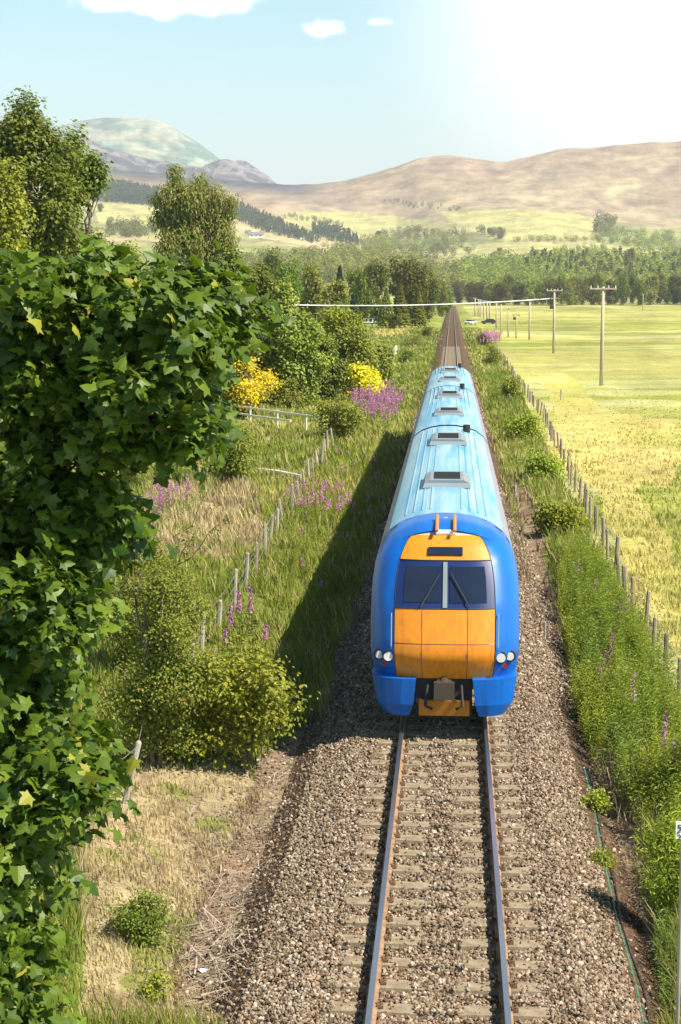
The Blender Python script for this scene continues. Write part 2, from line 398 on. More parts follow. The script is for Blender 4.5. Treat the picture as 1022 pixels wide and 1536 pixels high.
def gcol(x, y, z):
    D = np.hypot(x-CAM[0], y); px, py = project(x, y, z)
    c = np.empty(x.shape+(3,)); c[:] = G_GREEN
    n1 = fbm(x*.15, y*.15, 4)[..., None]; n2 = fbm(x*.6+40, y*.6, 3)[..., None]
    c = c*(1-smooth(.45, .7, n1)*.6)+np.array(G_PALE)*smooth(.45, .7, n1)*.6
    fence = 4.7+smooth(30, 230, y)*2.4
    fld = ((x > fence) & (D < 1120))[..., None]
    band = fbm(x*.004+3, y*.02+x*.003, 4)[..., None]; sw = fbm(x*.02+9, y*.14-x*.02, 4)[..., None]
    fc = np.array(G_FIELD)*(1-smooth(.42, .6, band))+np.array(G_PALE)*smooth(.42, .6, band)
    fc = fc*(1-.55*smooth(.48, .66, sw))+np.array((.5, .48, .26))*.55*smooth(.48, .66, sw)
    c = np.where(fld, fc, c)
    n3 = fbm(x*2.2, y*1.6+9, 4)[..., None]; n4 = fbm(x*1.1+30, y*.9, 3)[..., None]; n5 = fbm(x*.12+30, y*.05, 4)[..., None]
    # hills
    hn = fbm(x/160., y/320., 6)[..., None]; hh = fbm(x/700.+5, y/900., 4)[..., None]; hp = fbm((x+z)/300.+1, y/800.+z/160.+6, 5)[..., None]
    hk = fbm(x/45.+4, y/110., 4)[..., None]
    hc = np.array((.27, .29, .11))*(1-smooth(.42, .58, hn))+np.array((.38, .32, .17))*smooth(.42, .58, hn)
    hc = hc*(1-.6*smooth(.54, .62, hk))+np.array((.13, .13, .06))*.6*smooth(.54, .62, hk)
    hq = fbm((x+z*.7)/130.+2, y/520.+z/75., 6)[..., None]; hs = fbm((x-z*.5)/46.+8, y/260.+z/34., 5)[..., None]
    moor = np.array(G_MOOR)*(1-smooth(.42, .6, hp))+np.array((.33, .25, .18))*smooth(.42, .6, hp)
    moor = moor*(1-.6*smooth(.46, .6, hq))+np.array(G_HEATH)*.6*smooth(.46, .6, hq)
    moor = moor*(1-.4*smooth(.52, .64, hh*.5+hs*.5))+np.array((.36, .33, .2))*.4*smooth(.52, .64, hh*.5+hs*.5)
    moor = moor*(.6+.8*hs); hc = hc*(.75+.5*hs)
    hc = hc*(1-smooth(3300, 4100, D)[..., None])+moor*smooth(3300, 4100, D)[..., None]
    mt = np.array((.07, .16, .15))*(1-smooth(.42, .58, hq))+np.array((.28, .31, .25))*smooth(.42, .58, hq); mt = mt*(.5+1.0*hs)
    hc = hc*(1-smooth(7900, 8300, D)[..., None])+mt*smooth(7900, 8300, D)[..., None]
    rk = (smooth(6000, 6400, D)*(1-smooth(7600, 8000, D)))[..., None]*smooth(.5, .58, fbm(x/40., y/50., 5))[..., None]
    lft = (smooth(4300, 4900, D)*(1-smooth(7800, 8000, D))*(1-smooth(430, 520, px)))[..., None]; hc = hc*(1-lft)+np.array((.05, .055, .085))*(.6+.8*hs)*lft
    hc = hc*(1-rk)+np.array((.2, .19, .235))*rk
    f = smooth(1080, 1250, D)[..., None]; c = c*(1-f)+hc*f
    for pc, poly, w in PATCH:
        jx = (fbm(px/w/2.5+7, py/w/2.5, 4)-.5)*w*3; jy = (fbm(px/w/2.5, py/w/2.5+31, 4)-.5)*w*3
        m = inpoly(px+jx, py+jy*(.25 if w < 5 else 1), poly)[..., None]
        far_ok = (D > 1100)[..., None] == (poly[0][1] < 450)
        pcc = np.array(pc)*(.8+.4*n2)
        if pc == G_DIRT: pcc = np.array(pc)*(.45+1.1*n3); pcc = pcc*(1-.5*smooth(.55, .62, n4))+np.array((.4, .32, .22))*.5*smooth(.55, .62, n4)
        if pc == G_DRY: pcc = pcc*.82; pcc = pcc*(1-.6*smooth(.55, .66, n3))+np.array((.26, .18, .11))*.6*smooth(.55, .66, n3); pcc = pcc*(1-.8*smooth(.55, .62, n4))+np.array((.22, .25, .05))*.8*smooth(.55, .62, n4)
        if pc == G_STRAW: pcc = pcc*(1-.7*smooth(.42, .66, n5))+np.array((.36, .36, .09))*.7*smooth(.42, .66, n5)
        c = np.where(m & far_ok, pcc, c)
    bal = (np.abs(x) < 2.4)[..., None] & (D < 1100)[..., None]
    c = np.where(bal, np.array((.24, .17, .115)), c)
    return c

NA, NR = 620, 800
ang = np.linspace(-math.radians(42), math.radians(36), NA)
# finer columns inside the view
ang = np.sort(np.concatenate([np.linspace(-.75, .7, 150), np.linspace(-.30, .16, NA-150)]))
rad = np.geomspace(5, 12500, NR)
A, R = np.meshgrid(ang, rad); X = CAM[0]+R*np.sin(A); Y = R*np.cos(A); Z = height(X, Y)
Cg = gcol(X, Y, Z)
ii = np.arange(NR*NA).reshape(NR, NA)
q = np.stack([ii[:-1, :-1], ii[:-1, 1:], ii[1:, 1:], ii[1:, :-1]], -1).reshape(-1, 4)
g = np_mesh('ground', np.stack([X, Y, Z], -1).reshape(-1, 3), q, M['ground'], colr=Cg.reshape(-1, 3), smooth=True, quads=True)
tag(g, kind='structure')

# ------------------------------------------------------------------ track
ys = list(np.concatenate([np.arange(6, 60, 2.0), np.arange(60, 260, 5), np.arange(260, 1100, 40)]))
def swept(prof_, xo, ys=ys, zo=0.0):
    mb = MB(); k = len(prof_); V = []
    for y in ys: V += [(p[0]+xo, y, p[1]+float(tz(y))+zo) for p in prof_]
    mb.add(V, [(i*k+j, (i+1)*k+j, (i+1)*k+(j+1) % k, i*k+(j+1) % k) for i in range(len(ys)-1) for j in range(k)]); return mb
balm, n_, l_, b_ = new_mat('ballast_bed'); setc(b_, (.1, .07, .05), .95, .2)
v_ = n_.new('ShaderNodeTexVoronoi'); tcn = n_.new('ShaderNodeTexCoord'); l_.new(tcn.outputs['Object'], v_.inputs[0]); v_.inputs['Scale'].default_value = 16
vb = n_.new('ShaderNodeSeparateColor'); l_.new(v_.outputs['Color'], vb.inputs[0])
cc = mixn(n_, l_, vb.outputs[0], (.05, .03, .018), (.17, .11, .07)); l_.new(cc, b_.inputs['Base Color'])  # shade between the stones put into the dark bed colour
bp_ = n_.new('ShaderNodeBump'); bp_.inputs['Strength'].default_value = 1; bp_.inputs['Distance'].default_value = .05; bp_.invert = True
l_.new(v_.outputs['Distance'], bp_.inputs['Height']); l_.new(bp_.outputs[0], b_.inputs['Normal'])
bed = swept([(-2.9, -.85), (-2.35, -.52), (-1.6, -.225), (1.6, -.225), (2.35, -.52), (2.9, -.85)], 0.0).build('ballast_bed', balm)
tag(bed, kind='structure')
rail_body = [(-.07, -.159), (-.07, -.148), (-.012, -.128), (-.010, -.05), (-.034, -.036), (-.034, -.0035), (.034, -.0035), (.034, -.036), (.010, -.05), (.012, -.128), (.07, -.148), (.07, -.159)]
for sx, nm in ((-.7525, 'left-hand'), (.7525, 'right-hand')):
    r = thing('rail', f'{nm} steel rail of the single track with shiny worn top', 'rail', (sx, 0, 0), group='rails of the single track')
    swept(rail_body, 0).build('rail_web', M['rust'], r)
    swept([(-.034, -.0035), (-.030, 0), (.030, 0), (.034, -.0035)], 0).build('rail_head', M['railtop'], r)
def clip_mb(x, s):
    m = MB(); m.box((x+s*.105, 0, -.145), (.075, .11, .03)); m.tube([(x+s*.07, -.05, -.13), (x+s*.11, -.045, -.108), (x+s*.135, 0, -.112), (x+s*.10, .05, -.118), (x+s*.055, .02, -.125)], .009, 6)
    return m
sl = thing('sleeper', 'concrete sleeper carrying both rails, half sunk in ballast', 'sleeper', (0, 14, 0), group='concrete sleepers along the track')
mb = MB(); V = []
for y, zt in ((-.145, -.36), (-.125, -.168), (.125, -.168), (.145, -.36)):
    for x in np.linspace(-1.27, 1.27, 9):
        dip = .012*(1-abs(x)/1.27) if zt > -.3 else 0
        V.append((x, y, zt-dip*(abs(x) < .6)))
mb.add(V, [(r*9+c, r*9+c+1, (r+1)*9+c+1, (r+1)*9+c) for r in range(3) for c in range(8)]+[(0, 9, 18, 27), (8, 35, 26, 17)])
mb.build('sleeper_block', M['concrete'], sl)
clipmat = surf('clip_steel', (.09, .05, .03), (.2, .12, .07), 20, .7)
for sx in (-.7525, .7525):
    for s in (-1, 1): clip_mb(sx, s).build('rail_clip', clipmat, sl)
sfar = copy_tree(sl)
for ch in list(sfar.children):
    if ch.name.startswith('rail_clip'): bpy.data.objects.remove(ch)
SP = .655; yy = 13.2; first = True; nsl = 0; sleeper_y = []
while nsl < 285:
    near = yy < 34
    if not (33 < yy < 101):
        if near: o = sl if first else copy_tree(sl); first = False
        else: o = copy_tree(sfar)
        o.location = (random.uniform(-.01, .01), yy, float(tz(yy))); o.rotation_euler = (0, 0, random.uniform(-.006, .006))
        nsl += 1
    if near: sleeper_y.append(yy)
    yy += SP
for ch in list(sfar.children): bpy.data.objects.remove(ch)
bpy.data.objects.remove(sfar)

# ballast stones
ico = np.array([(0,0,-1),(.724,-.526,-.447),(-.276,-.851,-.447),(-.894,0,-.447),(-.276,.851,-.447),(.724,.526,-.447),(.276,-.851,.447),(-.724,-.526,.447),(-.724,.526,.447),(.276,.851,.447),(.894,0,.447),(0,0,1)])
icof = np.array([(0,1,2),(1,0,5),(0,2,3),(0,3,4),(0,4,5),(1,5,10),(2,1,6),(3,2,7),(4,3,8),(5,4,9),(1,10,6),(2,6,7),(3,7,8),(4,8,9),(5,9,10),(6,10,11),(7,6,11),(8,7,11),(9,8,11),(10,9,11)])
def stones(name, P, size, seed, mat, label=None):
    r = np.random.default_rng(seed); n = len(P)
    S = size[:, None]*r.uniform(.55, 1.15, (n, 3)); J = r.uniform(.7, 1.25, (n, 12, 1))
    a = r.uniform(0, 6.28, (n, 3)); V = ico[None]*J*S[:, None, :]
    for ax, (i, j) in enumerate(((1, 2), (0, 2), (0, 1))):
        c, s = np.cos(a[:, ax])[:, None], np.sin(a[:, ax])[:, None]
        vi = V[..., i]*c-V[..., j]*s; vj = V[..., i]*s+V[..., j]*c; V = V.copy(); V[..., i] = vi; V[..., j] = vj
    V += P[:, None, :]
    T = icof[None]+(np.arange(n)*12)[:, None, None]
    return np_mesh(name, V.reshape(-1, 3), T.reshape(-1, 3), mat, rnd=np.repeat(r.random(n), 12))
stm, n_, l_, b_ = new_mat('ballast_stone'); setc(b_, (.3, .22, .16), .95, .15)
at_ = n_.new('ShaderNodeAttribute'); at_.attribute_name = 'rnd'
cr = n_.new('ShaderNodeValToRGB'); l_.new(at_.outputs['Fac'], cr.inputs[0]); el = cr.color_ramp.elements
el[0].color = (.11, .068, .042, 1); el[1].color = (.62, .505, .4, 1)
e = el.new(.3); e.color = (.2, .142, .095, 1); e = el.new(.6); e.color = (.34, .255, .18, 1); e = el.new(.85); e.color = (.26, .225, .18, 1)
z_ = noise(n_, l_, 50, 4); l_.new(mixn(n_, l_, 1.0, cr.outputs[0], mixn(n_, l_, ramp(n_, l_, z_, .3, .7), (.75,)*3, (1.15,)*3), 'MULTIPLY'), b_.inputs['Base Color'])
def bed_z(x):
    return np.interp(np.abs(x), [0, 1.6, 2.35, 2.9], [-.225, -.225, -.52, -.85])
def stone_pts(n, x0, x1, y0, y1, r):
    x = r.uniform(x0, x1, n); y = y0*(y1/y0)**r.random(n)
    return x, y
r1 = np.random.default_rng(11); PX = []; PY = []
for n, x0, x1, y0, y1 in ((98000, -2.3, 2.3, 12.5, 33), (3000, -2.7, 2.7, 12.5, 33), (16000, 1.3, 2.75, 33, 75), (7000, -2.6, -1.3, 33, 60), (8000, -2.6, 2.6, 98, 190), (3200, -3.7, -2.3, 14, 32), (1100, 2.4, 3.4, 14, 60)):
    a, b = stone_pts(n, x0, x1, y0, y1, r1); PX.append(a); PY.append(b)
PX = np.concatenate(PX); PY = np.concatenate(PY)
sz = (.012+.024*r1.random(len(PX))**1.3)*(1+(PY > 33)*.35+(PY > 95)*1.2)
pz = bed_z(PX)+tz(PY)+r1.uniform(-.01, .022, len(PX))
pz = np.where(np.abs(PX) > 2.4, np.maximum(height(PX, PY)+.005, pz), pz)
ok = ~((np.abs(np.abs(PX)-.7525) < .085) & (PY < 34)) & ~((np.abs(np.abs(PX)-.7525) < .15) & (PY > 90))
ph = (PY-13.2) % SP; onsl = (ph < .145) | (ph > SP-.145)
cover = fbm(PX*1.4+3, PY*1.1, 3)
bare = onsl & (np.abs(PX) < 1.14+.25*(fbm(PY*2.1, PX*0+PX/np.abs(PX), 2)-.3)) & (np.abs(PX) > .2+.4*(cover-.4)) & (fbm(PX*3+8, PY*2.2, 3) < .86)
keep_on = r1.random(len(PX)) < .07
pz = np.where(onsl & (np.abs(PX) < 1.3), pz+.055, pz+.012)
ok &= ~(bare & ~keep_on)
st = stones('ballast_stones', np.stack([PX, PY, pz], -1)[ok], sz[ok], 5, stm)
tag(st, 'loose brown and tan track ballast stones between and beside the rails', kind='stuff')

# ------------------------------------------------------------------ train
def tmat(name, c, rough=.3, c2=None, spec=.5):
    return surf(name, c, c2 or tuple(k*.85 for k in c), 1.3, rough, spec=spec)
BLUE = surf('train_blue', (.004, .13, .56), (.01, .085, .33), 2.2, .33, stretch=(2, .3, .6), lo=.4, hi=.8, bump=.1, bscale=2); ORANGE = surf('train_yellow_orange', (.74, .25, .012), (.46, .17, .03), 3.2, .45, stretch=(4, 4, .5), lo=.42, hi=.8, bump=.12, bscale=3)
ROOF = surf('train_roof', (.1, .33, .52), (.3, .46, .54), 1.6, .45, stretch=(2.6, .13, 1), lo=.35, hi=.62); LILAC = tmat('train_cantrail', (.27, .28, .42), .35)
GREY = tmat('train_grey', (.22, .26, .29), .45); BLACK = tmat('train_underframe', (.02, .02, .022), .6); NAVY = tmat('train_navy', (.012, .03, .13), .3)
LAMP = surf('lamp_lens', (.8, .8, .78), (.7, .7, .7), 4, .1)
TL, CL, TY = 71.0, 23.4, 28.9
train = thing('train', 'blue three car diesel passenger train with orange nose running on the track', 'train', (0, TY, 0))
# cross-section (half) of a coach: x, z
SEC = [(1.30, .95), (1.35, 1.25), (1.36, 1.9), (1.35, 2.45), (1.31, 2.78), (1.23, 3.05), (1.08, 3.28), (.85, 3.45), (.55, 3.56), (.25, 3.61), (0, 3.62)]
def coach_strip(y0, y1, a, b, off=0.0, seg=24):
    """both sides of the body shell between section indexes a and b"""
    m = MB()
    for s in (-1, 1):
        P = SEC[a:b+1]; ysn = np.linspace(y0, y1, seg); V = [(s*(p[0]+off), y, p[1]+off+float(tz(y+TY))) for y in ysn for p in P]; k = len(P)
        fs = [(i*k+j, i*k+j+1, (i+1)*k+j+1, (i+1)*k+j) for i in range(seg-1) for j in range(k-1)]
        m.add(V, [q[::-1] if s > 0 else q for q in fs])
    return m
def add_coach(y0, y1, front=False):
    body = coach_strip(y0, y1, 0, 4).build('carriage', BLUE, train, smooth=True)
    coach_strip(y0, y1, 4, 6).build('cantrail', LILAC, body, smooth=True)
    coach_strip(y0, y1, 6, 10).build('roof', ROOF, body, smooth=True)
    zc = float(tz((y0+y1)/2+TY))
    e = MB()
    for y, fl in ((y0, 0), (y1, 1)):
        P = [(x, y, z+float(tz(y+TY))) for x, z in SEC]+[(-x, y, z+float(tz(y+TY))) for x, z in SEC[::-1]]
        if front and fl == 0: continue
        e.add(P, [tuple(range(len(P)))])
    e.build('end_wall', NAVY, body)
    rb = MB()
    for x in (-.78, -.62, -.46, -.3, .3, .46, .62, .78):
        zz = np.interp(abs(x), [0, .25, .55, .85], [3.62, 3.61, 3.56, 3.45])+zc
        rb.box((x, (y0+y1)/2, zz+.006), (.03, y1-y0-1.2, .02))
    rb.build('roof_rib', ROOF, body)
    for yc, ln in ((y0+5.2, 2.0), (y0+15.5, 2.4)):
        p = MB(); zt = 3.60+float(tz(yc+TY))
        p.add([(sx*w, yc+sy*ln/2*(1 if zz < .1 else .93), zt+zz) for zz, w in ((0, .52), (.1, .48), (.16, .36)) for sx, sy in ((-1, -1), (1, -1), (1, 1), (-1, 1))],
              [(i*4+j, i*4+(j+1) % 4, (i+1)*4+(j+1) % 4, (i+1)*4+j) for i in range(2) for j in range(4)]+[(8, 9, 10, 11)])
        pod = p.build('roof_unit', GREY, body); gm = MB()
        for kx in range(9): gm.box((0, yc-ln*.32+kx*ln*.08, zt+.165), (.58, .05, .014))
        gm.build('grille', BLACK, pod)
    ex = MB().tube([(.55, y1-1.6, 3.5+zc), (.55, y1-1.6, 3.78+zc)], .11, 12).build('exhaust', BLACK, body)
    u = MB()
    for yc, ln in (((y0+y1)/2-3.5, 4.5), ((y0+y1)/2+3, 4.8)): u.box((0, yc, .62+zc), (2.3, ln, .55))
    u.box((0, (y0+y1)/2, .93+zc), (2.5, y1-y0-.2, .1)); u.build('underframe', BLACK, body)
    for yb in (y0+3.8, y1-3.8):
        bg_ = MB(); zb = float(tz(yb+TY))
        for s in (-1, 1): bg_.box((s*.98, yb, .5+zb), (.12, 3.0, .22))
        bogie = bg_.build('bogie', BLACK, body)
        for dy in (-1.15, 1.15):
            w = MB()
            for s in (-1, 1): w.tube([(s*.70, yb+dy, .42+zb), (s*.83, yb+dy, .42+zb)], .42, 24)
            w.tube([(-.7, yb+dy, .42+zb), (.7, yb+dy, .42+zb)], .08, 10); w.build('wheelset', M['rust'], body)
    ywin = [y0+2.6+i*2.05 for i in range(10)]
    for i, yw in enumerate(ywin):
        if yw > y1-1.4: break
        zb = float(tz(yw+TY)); m = MB()
        for s in (-1, 1): m.box((s*1.351, yw, 2.02+zb), (.03, 1.45 if i not in (2, 7) else 1.0, .72))
        if i in (2, 7):
            d = MB()
            for s in (-1, 1): d.box((s*1.348, yw, 1.75+zb), (.03, 1.35, 1.5))
            dr = d.build('door', NAVY, body)
        m.build('window', M['glass'], body)
    return body
add_coach(2.6, CL, True); add_coach(CL+.55, 2*CL+.35); add_coach(2*CL+.9, TL)
for yg in (CL+.275, 2*CL+.625):
    gw = MB(); zz = float(tz(yg+TY))
    for k in range(5): gw.box((0, yg-.24+k*.12, 2.0+zz), (1.5-.06*(k % 2), .1, 2.5-.06*(k % 2)))
    gw.build('gangway', BLACK, train)
# cab nose: x = w(z)*s, swept back with height and rounded in plan
ZL = [.95, 1.1, 1.3, 1.45, 1.7, 2.0, 2.2, 2.3, 2.5, 2.7, 2.9, 3.0, 3.1, 3.2, 3.3, 3.4, 3.48, 3.55, 3.6, 3.62]
def cab_w(z): return float(np.interp(z, [p[1] for p in SEC[:-1]]+[3.62], [p[0] for p in SEC[:-1]]+[.02]))
def cab_y0(z): return float(np.interp(z, [.95, 1.4, 2.2, 3.0, 3.3, 3.5, 3.62], [.22, .0, .28, .72, .95, 1.25, 1.9]))
fr = 0.66
SL = sorted(set(list(np.linspace(-fr, fr, 13))+[-.06, .06]+[s*k for s in (-1, 1) for k in (.74, .82, .89, .94, .975, .992, 1.0)]))
def cab_p(z, s, off=0.0):
    w = cab_w(z); n = 3.2
    y = cab_y0(z)+1.15*(1-(1-abs(s)**n)**(1/n)); y = min(y, 2.6)
    return np.array([w*s, y-off, z])
def cab_part(name, mat, zr, sr, parent, off=0.0, sym=False, smooth_=True):
    zs_ = [z for z in ZL if zr[0]-1e-6 <= z <= zr[1]+1e-6]
    m = MB()
    for sg in ((1, -1) if sym else (1,)):
        ss = [s for s in SL if sr[0]-1e-6 <= s*sg <= sr[1]+1e-6]; k = len(ss)
        V = [cab_p(z, s, off) for z in zs_ for s in ss]
        m.add(V, [(i*k+j, i*k+j+1, (i+1)*k+j+1, (i+1)*k+j) for i in range(len(zs_)-1) for j in range(k-1)])
    return m.build(name, mat, parent, smooth=smooth_)
cab = cab_part('cab', BLUE, (.95, 3.62), (fr, 1.0), train, sym=True)
# cab sides back to the first coach
m = MB()
for s in (-1, 1):
    k = len(ZL); V = [cab_p(z, s*1.0) for z in ZL]+[(s*cab_w(z), 2.6, z) for z in ZL]
    m.add(V, [(j, j+1, k+j+1, k+j) for j in range(k-1)])
m.build('cab_side', BLUE, cab, smooth=True)
# cab roof from the nose back to the coach roof
mb = MB(); zt = [z for z in ZL if z >= 3.39]; ss = [s for s in SL if abs(s) <= fr+.001]
V = []; cols_ = []
for z in zt: V += [cab_p(z, s) for s in ss]
k = len(ss); mb.add(V, [(i*k+j, i*k+j+1, (i+1)*k+j+1, (i+1)*k+j) for i in range(len(zt)-1) for j in range(k-1)]); mb.build('cab_brow', tmat('train_brow', (.5, .44, .42), .35), cab, smooth=True)
mb = MB(); P = [(x, z) for x, z in SEC[4:]]; full = P+[(-x, z) for x, z in P[-2::-1]]; kk = len(full)
V = [(x, yv, z) for yv in (1.15, 1.5, 1.95, 2.6) for x, z in [(a*(.93 if yv < 1.2 else 1), b-(.13 if yv < 1.2 else .03 if yv < 1.6 else 0)) for a, b in full]]
mb.add(V, [(i*kk+j, (i+1)*kk+j, (i+1)*kk+j+1, i*kk+j+1) for i in range(3) for j in range(kk-1)]); mb.build('cab_roof', BLUE, cab, smooth=True)
cab_part('nose_panel', ORANGE, (.95, 2.2), (-fr, fr), cab)
cab_part('windscreen_surround', NAVY, (2.2, 3.0), (-fr, fr), cab)
ws = cab_part('windscreen', M['glass'], (2.3, 2.9), (.06, fr-.02), cab, off=.012, sym=True)
m = MB()
m.add([cab_p(z, s, .03) for z in (2.22, 2.5, 2.7, 2.98) for s in (-.03, .03)], [(i*2, i*2+1, i*2+3, i*2+2) for i in range(3)]); m.build('windscreen_pillar', GREY, ws)
for s in (-1, 1):
    a = cab_p(2.24, s*.32, .05); b = cab_p(2.78, s*.08, .05); MB().tube([a, b], .012, 6).build('wiper', BLACK, ws)
cab_part('destination_band', ORANGE, (3.0, 3.4), (-fr, fr), cab)
m = MB()
for s in (-1, 1):
    for sx in (.74, .86):
        p = cab_p(1.35, s*sx, .0); m.tube([p+(0, -.02, 0), p+(0, .1, 0)], .075, 16)
    m2 = MB().tube([cab_p(1.35, s*.74, .03), cab_p(1.35, s*.74, -.1)], .08, 16); m2.tube([cab_p(1.35, s*.86, .03), cab_p(1.35, s*.86, -.1)], .07, 16); m2.build('headlight', LAMP, cab)
for s in (-1, 1):
    MB().tube([(s*.16, .95, 3.5), (s*.16, 1.7, 3.68)], .03, 8).build('roof_horn', ORANGE, cab)
for s in (-1, 1):
    a = cab_p(1.35, s*.74); b = cab_p(1.35, s*.86); c_ = (a+b)/2
    MB().tube([a+(-s*.02, -.004, -.0), a+(0, .12, 0)], .115, 18).build('lamp_housing', BLACK, cab); MB().tube([b+(s*.01, -.004, 0), b+(0, .12, 0)], .1, 18).build('lamp_housing', BLACK, cab)
    MB().tube([cab_p(1.18, s*.8, .02), cab_p(1.18, s*.8, -.05)], .045, 14).build('tail_lamp', surf('red_lens', (.35, .01, .01), (.4, .02, .02), 3, .2), cab)
    MB().tube([cab_p(1.5, s*.70, .03), cab_p(1.55, s*.70, .07), cab_p(2.05, s*.70, .07), cab_p(2.1, s*.70, .03)], .012, 6).build('handrail', GREY, cab)
def seam(pts, rad_=.008): return MB().tube([cab_p(z, sx, .002) for z, sx in pts], rad_, 5, False)
for zz in (2.2, 3.0):
    seam([(zz, q_) for q_ in np.linspace(-fr, fr, 17)], .012).build('rubber_seal', BLACK, cab)
for s in (-1, 1):
    seam([(z, s*fr) for z in ZL if .95 <= z <= 3.4], .008).build('panel_joint', BLACK, cab)
    seam([(z, s*.3) for z in ZL if .95 <= z <= 2.2], .004).build('panel_joint', NAVY, cab)
seam([(1.6, q_) for q_ in np.linspace(-fr, fr, 17)], .005).build('panel_joint', NAVY, cab)
MB().box(tuple(cab_p(3.15, 0, .01)), (.62, .05, .16), tilt=(-.75, 0)).build('destination_display', M['glass'], cab)
MB().tube([cab_p(3.44, -.2, .02), cab_p(3.44, .2, .02)], .06, 10).build('top_lamp', LAMP, cab)
# lower front: blue side skirts, dark centre with coupler and orange plough
for s in (-1, 1):
    m = MB(); V = []
    for z, y0_, w0, w1 in ((.28, .16, .62, 1.12), (.5, .08, .55, 1.24), (.97, .05, .5, 1.3)):
        V += [*[(s*(w0+(w1-w0)*math.sin(t_*math.pi/2)**.8), y0_+.5*(1-math.cos(t_*math.pi/2)), z) for t_ in (0, .15, .3, .45, .6, .75, .87, 1)], (s*w1, y0_+2.4, z), (s*w0, y0_+2.4, z)]
    kq = 10; m.add(V, [(i*kq+j, i*kq+(j+1) % kq, (i+1)*kq+(j+1) % kq, (i+1)*kq+j) for i in range(2) for j in range(kq)]+[tuple(range(kq)), tuple(range(2*kq, 3*kq))]); m.build('side_skirt', BLUE, cab)
m = MB().box((0, .75, .62), (1.0, .9, .68)); m.build('coupler_recess', BLACK, cab)
m = MB().box((0, .1, .82), (.26, .5, .24)); m.box((0, -.18, .82), (.36, .1, .32)); m.tube([(0, -.2, .9), (0, .3, .9)], .09, 12); cp = m.build('coupler', tmat('coupler_grey', (.06, .045, .035), .6), cab)
m = MB(); m.box((0, .22, .42), (.9, .06, .3), tilt=(.25, 0)); m.build('obstacle_plate', tmat('plate_orange', (.5, .2, .02), .5), cab)
for s in (-1, 1): MB().tube([(s*.3, .15, .85), (s*.33, .02, .5), (s*.22, .12, .42)], .03, 8).build('brake_hose', BLACK, cab)

# ------------------------------------------------------------------ foliage builders
LEAF = (np.array([(0, 0, 0), (.34, .45, .10), (0, 1, -.06), (-.34, .45, .10)], float), np.array([(0, 1, 2), (0, 2, 3)]))
LANCE = (np.array([(0, 0, 0), (.13, .45, .05), (0, 1, -.12), (-.13, .45, .05)], float), np.array([(0, 1, 2), (0, 2, 3)]))
_mo = [(0, 0), (.13, .0), (.42, -.1), (.36, .1), (.62, .38), (.3, .42), (.25, .66), (0, 1), (-.25, .66), (-.3, .42), (-.62, .38), (-.36, .1), (-.42, -.1), (-.13, 0)]
MAPLE = (np.array([(0, .3, .0)]+[(a, b, -.22*abs(a)-.12*b*b) for a, b in _mo]), np.array([(0, i+1, (i+1) % 14+1) for i in range(14)]))
def leaves(P, Nrm, size, tmpl, r, spin=None, vary=.35):
    """one leaf per point, its blade facing Nrm; returns verts, tris, rnd"""
    n = len(P); T, Fc = tmpl; k = len(T)
    Nn = Nrm/np.maximum(np.linalg.norm(Nrm, axis=1, keepdims=True), 1e-6)
    a = r.normal(size=(n, 3)) if spin is None else spin+r.normal(size=(n, 3))*.35
    a = a-Nn*np.sum(a*Nn, 1, keepdims=True); a /= np.maximum(np.linalg.norm(a, axis=1, keepdims=True), 1e-6)
    b = np.cross(a, Nn); s = (size*r.uniform(1-vary, 1+vary, n))[:, None, None]
    V = P[:, None, :]+s*(T[None, :, 0:1]*b[:, None, :]+T[None, :, 1:2]*a[:, None, :]+T[None, :, 2:3]*Nn[:, None, :])
    F2 = Fc[None]+(np.arange(n)*k)[:, None, None]
    return V.reshape(-1, 3), F2.reshape(-1, 3), k
def crown_points(blobs, n, clump, r, shell=.35, per=16):
    """clumped points through a set of ellipsoids (cx,cy,cz,rx,ry,rz); returns points, outward dirs"""
    B = np.array(blobs, float); w = (B[:, 3]*B[:, 4]+B[:, 3]*B[:, 5]+B[:, 4]*B[:, 5]); w /= w.sum()
    nc = max(1, n//per); bi = r.choice(len(B), nc, p=w)
    d = r.normal(size=(nc, 3)); d /= np.linalg.norm(d, axis=1, keepdims=True)
    rr = (1-shell*r.random(nc)**1.3)*r.uniform(.82, 1.1, nc)*(1+(r.random(nc) < .14)*r.exponential(.16, nc).clip(0, .5))
    c = B[bi, :3]+d*rr[:, None]*B[bi, 3:6]
    ci = np.repeat(np.arange(nc), per); P = c[ci]+r.normal(size=(nc*per, 3))*clump
    out = d[ci]*.7+r.normal(size=(nc*per, 3))*.5+np.array([.3, -.15, .8])
    return P, out, ci
def crown_mesh(name, blobs, n, size, mat, seed, tmpl=LEAF, clump=.25, shell=.4, per=16, parent=None, droop=False, link=True, inner=0):
    r = np.random.default_rng(seed)
    P, o, ci = crown_points(blobs, n, clump, r, shell, per)
    if inner:
        B = np.array(blobs, float); bi = r.integers(0, len(B), inner); d = r.normal(size=(inner, 3)); d /= np.linalg.norm(d, axis=1, keepdims=True)
        Pi = B[bi, :3]+d*(r.random(inner)**.5*.7)[:, None]*B[bi, 3:6]
        P = np.concatenate([P, Pi]); o = np.concatenate([o, r.normal(size=(inner, 3))+(0, 0, .5)]); ci = np.concatenate([ci, np.arange(inner)])
    spin = np.tile((0, 0, -1.0), (len(P), 1)) if droop else None
    V, T, k = leaves(P, o, size, tmpl, r, spin, .5 if tmpl is MAPLE else .35)
    cr_ = r.random(ci.max()+1)[ci]; rn = np.clip(.55*cr_+.45*r.random(len(P)), 0, 1)
    rn = np.where(r.random(len(P)) < .03, 1.0, rn*.96)
    return np_mesh(name, V, T, mat, parent, rnd=np.repeat(rn, k), link=link)
